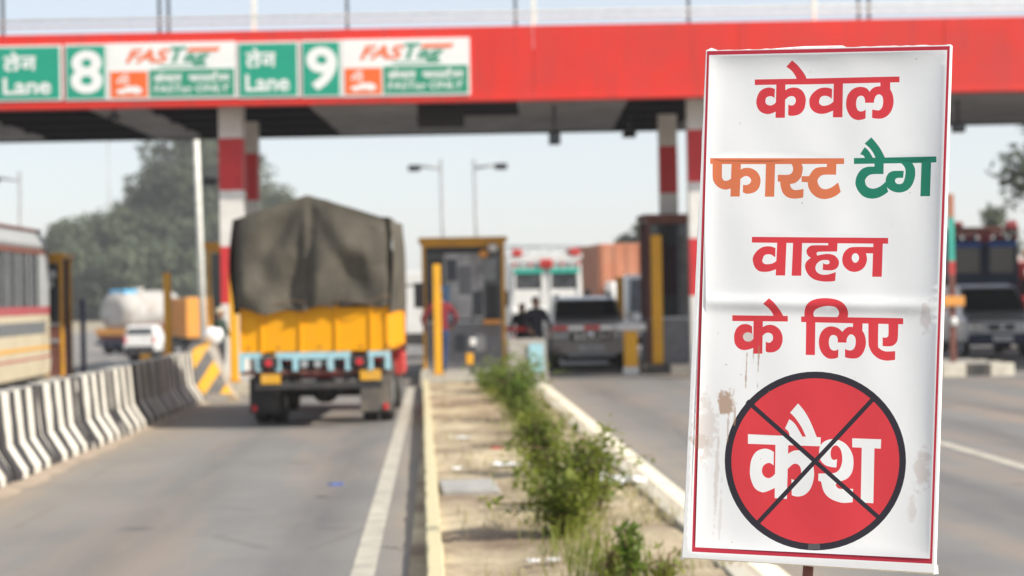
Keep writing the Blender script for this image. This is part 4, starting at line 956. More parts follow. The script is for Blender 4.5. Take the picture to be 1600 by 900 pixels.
# ------------------------------------------------------------------ booths
def booth(label, x0, x1, y0, y1, zt, frame='yellow_frame', zi=0.2, sill=1.15, notices=True, fill='booth_grey'):
    cx = (x0 + x1) / 2; t = thing('toll_booth', label, 'booth', (cx, y0, zi), 0, 'toll booths on the islands')
    w = (x1 - x0) / 2; d = y1 - y0; H = zt - zi; s = sill - zi; f = 0.075
    for xx in (-w, w - f):
        for yy in (0, d - f): MB().box(xx, xx + f, yy, yy + f, 0, H - 0.002, bev=0.01).build('corner_post', M[frame], t)
    rf = MB().box(-w - 0.06, w + 0.06, -0.06, d + 0.06, H, H + 0.10, bev=0.01).build('roof', M[frame], t)
    MB().box(-w + f, w - f, 0.0, f, H - 0.10, H - 0.004).build('head_rail', M[frame], t)
    MB().box(-w + f, w - f, 0.02, 0.07, 0.0, s).build('lower_panel', M[fill], t)
    for sx in (-1, 1): MB().box(sx * w - (0.07 if sx > 0 else -0.02), sx * w - (0.02 if sx > 0 else -0.07), f, d - f, 0, s).build('lower_panel', M[fill], t)
    MB().box(-w + f, w - f, 0.0, 0.09, s, s + 0.05).build('sill', M['steel'], t)
    MB().box(-w + f, w - f, d - 0.08, d - 0.03, 0, H - 0.02).build('back_panel', M['navy'], t)
    n = 2
    for k in range(n):
        a = -w + f + (2 * w - 2 * f) * k / n; b = -w + f + (2 * w - 2 * f) * (k + 1) / n
        MB().box(a + 0.02, b - 0.02, 0.045, 0.055, s + 0.06, H - 0.12).build('window_pane', M['glass_grey'] if k else M['glass'], t)
        MB().box(b - 0.02, b + 0.02, 0.03, 0.08, s + 0.06, H - 0.12).build('mullion', M['dark_steel'], t)
    return t, w, d, H, s
t, w, d, H, s = booth('central toll booth with a yellow frame, pale notices and a grey lower panel', -0.27, 1.47, 40.3, 42.4, 2.86)
MB().box(-0.40, 0.42, 0.015, 0.03, 1.05, 2.42).build('notice_sheet', M['paper'], t)
MB().box(-0.52, -0.30, 0.0, 0.014, 0.9, 1.75).build('blue_shutter', M['teal_col'], t)
MB().box(0.48, 0.72, 0.0, 0.02, 0.95, 1.75).build('dark_shutter', M['black'], t)
MB().box(0.40, 0.76, -0.2, 0.0, 0.93, 1.02, bev=0.02).build('orange_shelf', M['orange'], t)
MB().ell((0.42, -0.12, 2.40), (0.10, 0.1, 0.09)).build('orange_lamp', M['orange'], t)
MB().ell((0.62, -0.12, 2.52), (0.11, 0.1, 0.09)).build('white_lamp', M['white_paint'], t)
MB().box(-0.70, -0.44, 0.0, 0.018, 1.75, 2.3).build('dark_blind', M['black'], t)
MB().box(-0.10, 0.16, 0.002, 0.014, 1.55, 2.15).build('poster', M['booth_grey'], t)
MB().box(-0.36, -0.14, 0.002, 0.014, 1.85, 2.3).build('poster', M['dark_steel'], t)
MB().box(0.18, 0.40, 0.002, 0.014, 1.10, 1.62).build('poster', M['dark_steel'], t)
MB().box(-0.74, 0.74, 0.0, 0.02, 2.42, 2.54).build('dark_header', M['black'], t)
for i in range(3): MB().box(-0.62 + .42 * i, -0.40 + .42 * i, 0.0, 0.016, 0.35, 0.72).build('lower_notice', M['dark_steel'] if i % 2 else M['paper'], t)
for i in range(5): MB().box(0.45 + .05 * i, 0.47 + .05 * i, 0.0, 0.02, 1.85, 2.3).build('grille_bar', M['steel'], t)
t, w, d, H, s = booth('narrow toll booth with brown yellow posts beside the bus', -8.12, -7.72, 40.2, 41.2, 2.66, sill=1.25, fill='rust')
MB().ell((-0.02, -0.10, 2.12), (0.11, 0.1, 0.11)).build('lamp', M['steel'], t)
MB().ell((-0.07, -0.10, 1.92), (0.10, 0.1, 0.10)).build('lamp', M['steel'], t)
MB().box(-0.1, 0.1, -0.02, 0.0, 0.70, 0.78).build('label_strip', M['paper'], t)
booth('toll booth half hidden behind the left banded column', -4.72, -3.35, 40.0, 42.0, 2.82)
t, w, d, H, s = booth('tall dark toll booth with broad yellow post beside the right hand column', 4.52, 5.9, 40.9, 42.15, 3.3, frame='rust', fill='booth_grey')
MB().box(-w + 0.10, -w + 0.33, -0.06, -0.005, 0.0, H - 0.35, bev=0.01).build('broad_post', M['yellow'], t)
MB().box(0.25, 0.37, -0.05, -0.005, 0.1, 2.0, bev=0.01).build('blue_strip', M['blue'], t)
MB().ell((0.42, -0.10, 2.05), (0.13, 0.1, 0.13)).build('white_lamp', M['white_paint'], t)
t2 = thing('cash_machine', 'small yellow topped ticket machine on a thin post at the median island', 'ticket machine', (0.72, 37.6, 0.2))
MB().box(-0.03, 0.03, -0.03, 0.03, 0, 1.25).build('post', M['dark_steel'], t2)
MB().box(-0.14, 0.0, -0.10, -0.03, 0.18, 0.40, bev=0.02).build('yellow_box', M['yellow'], t2)
MB().box(-0.06, 0.06, -0.08, -0.03, 0.55, 0.70, bev=0.01).build('white_reader', M['white_paint'], t2)
t2 = thing('sign_post', 'thin black post standing between the brown booth and the far tanker', 'post', (at(129, 465, 40.6).x, 40.6, 0.0))
MB().box(-0.05, 0.05, -0.05, 0.05, 0, at(129, 468, 40.6).z, bev=0.01).build('post', M['navy'], t2)
MB().box(-0.11, 0.11, -0.11, 0.11, 0, 0.06).build('base_plate', M['navy'], t2)
# painted pole beyond the notice board
a = at(1487, 303, 38.0); pz = a.z - 0.24
t2 = thing('painted_pole', 'slim pole painted orange and green with an orange box beside the notice board', 'pole', (a.x - 0.03, 38.0, 0.24))
for z0, z1, mm in ((0.0, pz * .35, 'rust'), (pz * .35, pz * .52, 'rust'), (pz * .52, pz * .60, 'truck_red'), (pz * .60, pz * .86, 'teal'), (pz * .86, pz, 'brick_orange')):
    MB().box(-0.055, 0.055, -0.055, 0.055, z0, z1 - 0.002).build('pole_section', M[mm], t2)
MB().box(-0.22, 0.22, -0.12, -0.06, pz * .33, pz * .33 + 0.2, bev=0.02).build('orange_box', M['orange'], t2)
MB().ell((0.0, -0.08, pz * .24), (0.08, 0.06, 0.1)).build('white_lamp', M['white_paint'], t2)

# concrete block at the end of the median
t2 = thing('concrete_block', 'pale painted concrete block at the median end in front of the dark figures', 'concrete block', (1.80, 37.4, 0))
MB().loft([[(-0.44, -0.55, 0), (0.36, -0.55, 0), (0.36, 0.45, 0), (-0.44, 0.45, 0)], [(-0.40, -0.5, 0.86), (0.30, -0.5, 0.86), (0.30, 0.4, 0.86), (-0.40, 0.4, 0.86)]]).build('block', M['concrete'], t2)
MB().box(-0.02, 0.26, -0.556, -0.53, 0.22, 0.78).build('blue_patch', M['sky_blue'], t2)

# boom barrier
t2 = thing('boom_barrier', 'boom gate with yellow cabinet and red and white arm across the car lane', 'boom gate', (4.12, 40.6, 0))
MB().box(-0.16, 0.16, -0.16, 0.16, 0.0, 0.16, bev=0.01).build('foot', M['white_paint'], t2)
MB().box(-0.14, 0.14, -0.14, 0.14, 0.165, 0.92, bev=0.02).build('cabinet', M['yellow'], t2)
MB().box(-0.30, 0.32, -0.17, 0.10, 0.925, 1.08, bev=0.03).build('pivot_head', M['white_paint'], t2)
for i in range(8):
    MB().box(-0.305 - 0.34 * (i + 1), -0.305 - 0.34 * i - 0.002, -0.08, -0.02, 0.96, 1.05).build('arm_segment', M['truck_red'] if i in (1, 3, 6, 5) else M['white_paint'], t2)

# ------------------------------------------------------------------ cars
def suv():
    t = thing('silver_car', 'grey beige sport utility car facing out of the booth lane behind the boom gate', 'car', (3.50, 43.2, 0), 0)
    # front faces -y
    b = MB(); b.loft([rring(0.78, 0.48, 0.98, 0.0, 0.10), rring(0.88, 0.36, 1.04, 0.12, 0.12), rring(0.89, 0.34, 1.10, 1.05, 0.10), rring(0.89, 0.34, 1.14, 3.5, 0.10), rring(0.84, 0.42, 1.12, 3.95, 0.10)], 0, True, False)
    body = b.build('body', M['champagne'], t)
    c = MB(); c.loft([[(-0.83, 1.0, 1.08), (0.83, 1.0, 1.08), (0.80, 1.02, 1.10), (-0.80, 1.02, 1.10)], [(-0.83, 1.45, 1.1), (0.83, 1.45, 1.1), (0.70, 1.5, 1.60), (-0.70, 1.5, 1.60)], [(-0.83, 2.4, 1.1), (0.83, 2.4, 1.1), (0.70, 2.4, 1.66), (-0.70, 2.4, 1.66)], [(-0.82, 3.75, 1.1), (0.82, 3.75, 1.1), (0.70, 3.6, 1.62), (-0.70, 3.6, 1.62)]])
    cb = c.build('cabin', M['silver'], t)
    MB().add([(-0.74, 1.06, 1.17), (0.74, 1.06, 1.17), (0.655, 1.44, 1.53), (-0.655, 1.44, 1.53)], [(0, 1, 2, 3)]).build('windscreen', M['glass'], cb)
    for o in t.children:
        pass
    ws = [o for o in cb.children][0]; ws.location = (0, -0.06, 0.03)
    for s in (-1, 1):
        MB().add([(s * 0.835, 1.6, 1.16), (s * 0.835, 3.5, 1.16), (s * 0.735, 3.4, 1.53), (s * 0.735, 1.7, 1.53)], [(0, 1, 2, 3)]).build('side_window', M['glass'], cb).location = (s * 0.012, 0, 0)
        MB().tube([(s * 0.62, 1.7, 1.69), (s * 0.62, 3.4, 1.68)], 0.025, 6).build('roof_rail', M['black'], cb)
        hl = MB().box(s * 0.66 - 0.17, s * 0.66 + 0.17, -0.045, 0.10, 0.68, 0.86, bev=0.03).build('headlamp', M['chrome'], body)
        MB().box(s * 0.66 - 0.13, s * 0.66 + 0.13, -0.052, -0.046, 0.71, 0.83).build('lens', M['plate_w'], hl)
        MB().tube([(s * 0.64, -0.03, 0.52), (s * 0.64, 0.08, 0.52)], 0.07, 12).build('fog_lamp', M['black'], body)
        mi = MB().box(s * 0.99 - 0.10, s * 0.99 + 0.10, 1.05, 1.15, 1.12, 1.30, bev=0.03).build('mirror', M['white_paint'], body)  # white on silver mirrors paints in the light they catch
        for yy in (0.75, 3.2): wheel(t, s * 0.80, yy, 0.35, 0.35, 0.22)
        MB().box(s * 0.80 - 0.13, s * 0.80 + 0.13, 0.3, 1.2, 0.36, 0.74).build('wheel_arch', M['black'], body)
    g = MB().box(-0.46, 0.46, -0.04, 0.03, 0.66, 0.84, bev=0.02).build('grille', M['black'], body)
    for i in range(6): MB().box(-0.36 + i * 0.14, -0.31 + i * 0.14, -0.056, -0.04, 0.68, 0.82).build('grille_bar', M['chrome'], g)
    MB().box(-0.72, 0.72, -0.07, 0.06, 0.36, 0.63, bev=0.05).build('bumper', M['champagne'], body)
    MB().box(-0.30, 0.30, -0.09, -0.075, 0.43, 0.57, bev=0.004).build('number_plate', M['plate_w'], body)
    MB().box(-0.55, 0.55, -0.075, -0.02, 0.30, 0.40, bev=0.02).build('skid_plate', M['steel'], body)
    MB().ell((0, -0.06, 0.80), (0.13, 0.02, 0.07)).build('badge', M['chrome'], g)
    MB().box(-0.6, 0.6, 0.3, 3.6, 0.2, 0.34).build('underbody', M['black'], body)
suv()
def van(name, label, x, y, rz, paint, hw=0.8, h=1.75, dark=False):
    t = thing(name, label, 'van', (x, y, gz(y)), rz)
    b = MB(); b.loft([rring(hw - .08, 0.42, 0.86, 0, 0.1), rring(hw, 0.32, 0.98, 0.15, 0.1), rring(hw, 0.30, 1.05, 0.75, 0.1), rring(hw, 0.30, 1.1, 3.3, 0.1), rring(hw - .05, 0.35, 1.1, 3.5, 0.1)])
    body = b.build('body', paint, t)
    c = MB(); c.loft([[(-hw + .04, 0.55, 1.0), (hw - .04, 0.55, 1.0), (hw - .07, 0.6, 1.04), (-hw + .07, 0.6, 1.04)], [(-hw + .03, 1.1, 1.02), (hw - .03, 1.1, 1.02), (hw - .15, 1.15, h - .06), (-hw + .15, 1.15, h - .06)], [(-hw + .03, 2.0, 1.02), (hw - .03, 2.0, 1.02), (hw - .15, 2.0, h), (-hw + .15, 2.0, h)], [(-hw + .05, 3.45, 1.02), (hw - .05, 3.45, 1.02), (hw - .15, 3.35, h - .04), (-hw + .15, 3.35, h - .04)]])
    cb = c.build('cabin', paint, t)
    MB().add([(-hw + .12, 0.55, 1.10), (hw - .12, 0.55, 1.10), (hw - .22, 1.08, h - .14), (-hw + .22, 1.08, h - .14)], [(0, 1, 2, 3)]).build('windscreen', M['glass'], cb).location = (0, -0.04, 0.03)
    MB().add([(-hw + .12, 3.5, 1.12), (hw - .12, 3.5, 1.12), (hw - .22, 3.4, h - .14), (-hw + .22, 3.4, h - .14)], [(0, 1, 2, 3)]).build('rear_window', M['glass'], cb).location = (0, 0.03, 0)
    for s in (-1, 1):
        MB().box(s * (hw - .2) - .14, s * (hw - .2) + .14, -0.04, 0.08, 0.66, 0.82, bev=0.03).build('headlamp', M['chrome'], body)
        MB().box(s * (hw - .08) - .05, s * (hw - .08) + .05, 3.47, 3.53, 0.7, 1.0, bev=0.01).build('tail_lamp', M['lamp_red'], body)
        for yy in (0.65, 2.85): wheel(t, s * (hw - .1), yy, 0.29, 0.29, 0.17)
    MB().box(-0.32, 0.32, -0.03, 0.03, 0.66, 0.80, bev=0.02).build('grille', M['black'], body)
    MB().ell((0, -0.04, 0.73), (0.08, 0.02, 0.06)).build('badge', M['chrome'], body)
    MB().box(-hw + .03, hw - .03, -0.10, 0.06, 0.30, 0.58, bev=0.05).build('bumper', M['navy'] if dark else paint, body)
    MB().box(-0.25, 0.25, -0.12, -0.105, 0.40, 0.52).build('number_plate', M['plate_w'], body)
    MB().box(-hw + .1, hw - .1, 3.5, 3.6, 0.32, 0.55, bev=0.03).build('rear_bumper', M['black'], body)
    return t
a = at(1551, 556, 47.0)
van('silver_van', 'silver van with dark bumper facing forward below the decorated dark truck', a.x, 46.2, 0, M['silver'], 0.86, 1.78, True)
a = at(236, 530, 92)
van('white_van', 'small white van seen from behind beside the far tanker', a.x, 92, R(180), M['white_paint'], 0.74, 1.5)

# ------------------------------------------------------------------ bus
M['bus_glass'] = mat('dull_bus_glass', (0.03, 0.033, 0.038), 0.8, var=0.6, scale=2, spec=0.02)
def bus():
    x1 = -7.92; L = 10.5; y1 = 39.75
    t = thing('bus', 'cream bus with maroon stripe and barred side windows beside the striped barriers', 'bus', (x1 - 1.2, y1 - L, 0), 0)
    hw = 1.2
    b = MB(); b.loft([rring(hw, 0.26, 1.62, 0, 0.05), rring(hw, 0.26, 1.62, L, 0.05)]); body = b.build('body', M['cream'], t)
    r = MB(); r.loft([rring(hw - .02, 2.78, 3.18, 0.02, 0.12, hw - .1), rring(hw - .02, 2.78, 3.18, L - .05, 0.12, hw - .1)]); rf = r.build('roof', M['steel'], t)
    MB().box(-hw - 0.01, hw + 0.01, 0, L, 2.70, 2.80, bev=0.01).build('roof_rail', M['rust'], rf)
    MB().box(-hw + 0.1, hw - 0.1, 0.1, L - .1, 3.17, 3.22, bev=0.01).build('luggage_rail', M['rust'], rf)
    MB().box(-hw + .1, hw - .1, 0.3, L - .3, 1.60, 2.72).build('interior', M['glass'], t)
    k = 10
    for s in (-1, 1):
        for i in range(k):
            a0 = 0.1 + (L - 1.0) * i / k; a1 = 0.1 + (L - 1.0) * (i + 1) / k
            MB().box(s * hw - 0.04, s * hw + 0.003, a0 - 0.03, a0 + 0.03, 1.6, 2.72).build('window_pillar', M['steel'], t)
            p = MB().box(s * (hw - .03) - 0.006, s * (hw - .03) + 0.006, a0 + 0.03, a1 - 0.03, 1.64, 2.68).build('window_pane', M['bus_glass'], t)
            MB().box(s * hw - 0.02, s * hw + 0.004, (a0 + a1) / 2 - 0.012, (a0 + a1) / 2 + 0.012, 1.62, 2.7).build('window_bar', M['steel'], t)
        MB().box(s * hw - 0.05, s * hw + 0.004, L - 0.95, L, 1.6, 2.72).build('corner_panel', M['steel'], t)
        MB().box(s * hw - 0.01, s * hw + 0.006, 0, L, 1.50, 1.66).build('maroon_stripe', M['maroon'], t)
        MB().box(s * hw - 0.01, s * hw + 0.006, 0, L - .4, 1.12, 1.36).build('grey_stripe', M['grey_band'], t)
        MB().box(s * hw - 0.01, s * hw + 0.005, 0, L, 0.80, 0.87).build('ochre_stripe', M['ochre'], t)
        MB().box(s * hw - 0.01, s * hw + 0.005, 0, L, 0.62, 0.66).build('maroon_line', M['maroon'], t)
        MB().box(s * hw - 0.008, s * hw + 0.004, L - 0.62, L - 0.6, 0.45, 1.6).build('door_gap', M['grey_band'], t)
        for yy in (2.4, L - 1.7): wheel(t, s * (hw - .16), yy, 0.48, 0.48, 0.26)
    MB().box(-hw + .1, hw - .1, L - .03, L + .01, 1.4, 2.6).build('end_window', M['glass'], t)
    MB().box(-hw, hw, L, L + .12, 0.4, 0.65, bev=0.03).build('bumper', M['steel'], t)
    MB().box(-hw + .05, hw - .05, 0.3, L - .3, 0.20, 0.255).build('underbody', M['black'], t)
bus()

# ------------------------------------------------------------------ far lorries
def tanker():
    y = 104.0; z = gz(y)
    t = thing('tanker_truck', 'dirty white tank lorry with blue patch and orange stripe beyond the booths', 'tanker', (at(178, 500, y).x, y, z), R(-24))
    n = 22; rings = []; TR, TH, TL = 1.12, 2.28, 5.6
    for yy, s in ((0.0, .5), (0.1, .8), (0.4, 1.0), (TL - .4, 1.0), (TL - .1, .85), (TL, .5)):
        rings.append([(TR * s * math.cos(2 * math.pi * k / n), yy, TH + 1.15 * s * math.sin(2 * math.pi * k / n)) for k in range(n)])
    tk = MB().loft(rings, 0, True, True).build('tank', M['tank'], t)
    for yy in (1.2, 2.8, 4.4):
        MB().loft([[((TR + .012) * math.cos(2 * math.pi * k / n), yy - .04 + .08 * j, TH + 1.162 * math.sin(2 * math.pi * k / n)) for k in range(n)] for j in (0, 1)], 0, False, True).build('tank_band', M['tank'], tk)
    MB().tube([(0, 2.4, TH + 1.1), (0, 2.4, TH + 1.32)], 0.3, 14).build('hatch', M['tank'], tk)
    MB().box(-0.45, 0.55, 0.25, 1.5, TH + 0.98, TH + 1.2, bev=0.06).build('blue_cover', M['blue_plastic'], tk)
    MB().box(-1.1, 1.1, -0.10, 0.0, 1.05, 1.4, bev=0.01).build('orange_board', M['orange'], t)
    MB().box(0.9, 1.12, 0.1, TL, 1.06, 1.6, bev=0.02).build('side_skirt', M['rust'], t)
    MB().box(-1.0, 1.0, -0.04, TL + .4, 0.75, 1.04).build('chassis', M['rust'], t)
    MB().box(-1.1, 1.1, -0.16, -0.05, 0.5, 0.7, bev=0.01).build('rear_bumper', M['navy'], t)
    c = MB().loft([rring(1.1, 0.6, 2.6, TL + .5, .1, 1.0), rring(1.12, 0.55, 2.7, TL + 1.5, .1, 1.0), rring(1.1, 0.55, 1.6, TL + 2.2, .1)]).build('cab', M['truck_red'], t)
    for s in (-1, 1):
        MB().box(s * 1.1 - .02, s * 1.1 + .02, TL + .8, TL + 1.5, 1.7, 2.4).build('side_window', M['glass'], c)
        for yy in (0.9, 2.0, TL + 1.4): wheel(t, s * 0.9, yy, 0.52, 0.52, 0.3)
    return t
tanker()
def box_truck(name, label, px0, px1, ytop, y, rz, body_m, cab_m, L=5.5, hw=1.15, cabfront=True):
    a0, a1 = at(px0, ytop, y), at(px1, ytop, y); z = gz(y)
    t = thing(name, label, 'truck', ((a0.x + a1.x) / 2, y, z), rz)
    H = a0.z - z
    bx = MB().box(-hw, hw, 2.0, 2.0 + L, 0.95, H, bev=0.03).build('cargo_box', body_m, t)
    for s in (-1, 1):
        k = int(L / 0.45)
        for i in range(k):
            yy = 2.15 + i * 0.45
            MB().box(s * hw - .02, s * hw + .035, yy, yy + .16, 1.0, H - .06).build('side_rib', body_m, bx)
    for i in range(5): MB().box(-hw + .1 + i * .45, -hw + .28 + i * .45, 1.965, 2.02, 1.0, H - .06).build('front_rib', body_m, bx)
    MB().box(-hw + .15, hw - .15, 0.3, 2.0 + L, 0.65, 0.93).build('chassis', M['underside'], t)
    c = MB().loft([rring(hw - .12, 0.55, 1.45, 0, .1), rring(hw - .08, 0.5, 2.0, .25, .1, hw - .15), rring(hw - .08, 0.5, 2.45, .7, .1, hw - .15), rring(hw - .08, 0.5, 2.5, 1.8, .1, hw - .15)]).build('cab', cab_m, t)
    MB().add([(-hw + .2, 0.13, 1.5), (hw - .2, 0.13, 1.5), (hw - .28, 0.5, 2.25), (-hw + .28, 0.5, 2.25)], [(0, 1, 2, 3)]).build('windscreen', M['glass_grey'], c).location = (0, -0.03, 0.03)
    for s in (-1, 1):
        MB().box(s * (hw - .1) - .02, s * (hw - .1) + .02, 0.8, 1.5, 1.5, 2.15).build('side_window', M['glass'], c)
        MB().tube([(s * (hw - .4), -0.05, 0.85), (s * (hw - .4), 0.1, 0.85)], 0.12, 14).build('headlamp', M['chrome'], c)
        for yy in (0.9, 1.6 + L * .75): wheel(t, s * (hw - .22), yy, 0.48, 0.48, 0.3)
    MB().box(-hw + .05, hw - .05, -0.14, 0.04, 0.42, 0.62, bev=0.02).build('bumper', M['black'], c)
    return t
ot = box_truck('orange_truck', 'bright orange boxed lorry parked beyond the yellow guard post', 262, 325, 466, 84.0, R(196), M['orange'], M['white_paint'], 5.0)
box_truck('container_truck', 'lorry with a faded orange container beyond the silver car', 985, 1023, 378, 66.0, R(6), M['brick_orange'], M['white_paint'], 7.0)
box_truck('blue_truck', 'dark blue lorry between the decorated white lorry and orange container', 918, 948, 408, 76.0, R(2), M['navy'], M['blue'], 6.0, 0.95)
# teal and white lorry glimpsed left of the central booth
box_truck('teal_truck', 'white and teal lorry glimpsed between the yellow truck and the central booth', 640, 662, 428, 68.0, R(180), M['white_paint'], M['teal'], 5.0, 0.9)
def mini_truck():
    y = 55.0; a = at(992, 430, y); z = gz(y)
    t = thing('mini_truck', 'white mini truck cab beside the broad yellow booth post', 'truck', (a.x + .45, y, z), 0)
    H = a.z - z
    c = MB().loft([rring(.72, .4, 1.1, 0, .1), rring(.76, .35, 1.3, .2, .1, .74), rring(.76, .35, H, .75, .1, .64), rring(.76, .35, H + .03, 1.6, .1, .64)]).build('cab', M['white_paint'], t)
    MB().add([(-.6, .17, 1.3), (.6, .17, 1.3), (.52, .62, H - .14), (-.52, .62, H - .14)], [(0, 1, 2, 3)]).build('windscreen', M['glass_grey'], c).location = (0, -.03, .03)
    for s in (-1, 1):
        MB().box(s * .5 - .13, s * .5 + .13, -.04, .06, .75, .92, bev=.03).build('headlamp', M['chrome'], c)
        MB().box(s * .88 - .08, s * .88 + .08, .25, .3, 1.3, 1.6, bev=.02).build('mirror', M['white_paint'], c)
        for yy in (.5, 2.8): wheel(t, s * .62, yy, .3, .3, .18)
    MB().box(-.7, .7, -.08, .05, .38, .6, bev=.03).build('bumper', M['black'], c)
    MB().box(-.75, .75, 1.75, 3.8, .7, 1.15, bev=.02).build('load_bed', M['white_paint'], t)
mini_truck()
def decorated(name, label, px0, px1, y, ytop, main, accent, visor, glassm, lampm='truck_red'):
    a0, a1 = at(px0, ytop, y), at(px1, ytop, y); z = gz(y); w = (a1.x - a0.x) / 2; H = a0.z - z
    t = thing(name, label, 'truck', ((a0.x + a1.x) / 2, y, z), 0, 'painted lorries facing the booths')
    c = MB().loft([rring(w - .05, .55, 1.45, -.15, .08), rring(w, .5, 1.55, 0, .08), rring(w, .5, H - .35, .1, .08, w - .03), rring(w, .5, H - .3, 1.6, .08, w - .03)]).build('cab', main, t)
    for s in (-1, 1):
        p = MB().box(s * w * .5 - w * .36, s * w * .5 + w * .36, .04, .07, 1.62, H - .72).build('windscreen_pane', glassm, c)
        MB().box(s * w * .5 - w * .42, s * w * .5 + w * .42, -.02, .035, H - .72, H - .56, bev=.01).build('visor', visor, c)
        MB().box(s * w * .5 - w * .42, s * w * .5 - w * .36, 0, .06, 1.58, H - .73).build('window_frame', main, c)
        MB().box(s * w * .5 + w * .36, s * w * .5 + w * .42, 0, .06, 1.58, H - .73).build('window_frame', main, c)
        MB().box(s * (w - .22) - .16, s * (w - .22) + .16, -.06, .1, H - .18, H + .05, bev=.03).build('corner_ornament', accent, t)
        MB().tube([(s * w * .68, -.22, .95), (s * w * .68, -.1, .95)], .13, 14).build('headlamp', M['chrome'], c)
        MB().box(s * (w + .16) - .1, s * (w + .16) + .1, .1, .15, 1.6, 2.1, bev=.02).build('mirror', M['black'], c)
        wheel(t, s * (w - .25), .9, .5, .5, .3)
        wheel(t, s * (w - .25), 5.2, .5, .5, .3)
    MB().box(-.2, .2, -.05, .03, H - .56, H - .28, bev=.03).build('centre_ornament', accent, t)
    MB().box(-w, w, -.02, .1, H - .28, H - .12, bev=.02).build('name_board', M['white_paint'] if main is not M['navy'] else M['rust'], t)
    for i in range(9):
        xx = -w + .12 + i * (2 * w - .24) / 8
        MB().tube([(xx, -.05, H - .44), (xx, .1, H - .44)], .055, 10).build('marker_lamp', M['chrome'] if i % 2 else M[lampm], t)
        MB().tube([(xx, -.17, 1.25), (xx, -.1, 1.25)], .05, 10).build('marker_lamp', M['chrome'] if i % 2 == 0 else M[lampm], t)
    MB().box(-w * .5, w * .5, -.2, -.1, .7, 1.15, bev=.02).build('grille', M['black'], c)
    MB().box(-w, w, -.3, -.12, .42, .62, bev=.03).build('bumper', accent, c)
    MB().box(-w - .02, w + .02, 1.7, 7.0, 1.0, H - .1, bev=.03).build('cargo_body', M['rust'] if main is M['navy'] else M['white_paint'], t)
    MB().box(-w + .2, w - .2, .3, 7.0, .66, .96).build('chassis', M['underside'], t)
decorated('painted_truck', 'white painted lorry with red ornaments and green visors behind the silver car', 797, 909, 60.0, 392, M['white_paint'], M['truck_red'], M['teal'], M['glass_grey'])
decorated('painted_truck', 'dark painted lorry with rows of round lamps behind the silver van', 1484, 1592, 56.0, 349, M['navy'], M['maroon'], M['blue'], M['glass'])
decorated('painted_truck', 'red fronted lorry standing next to the dark painted lorry', 1597, 1700, 57.5, 392, M['truck_red'], M['yellow'], M['white_paint'], M['glass'])

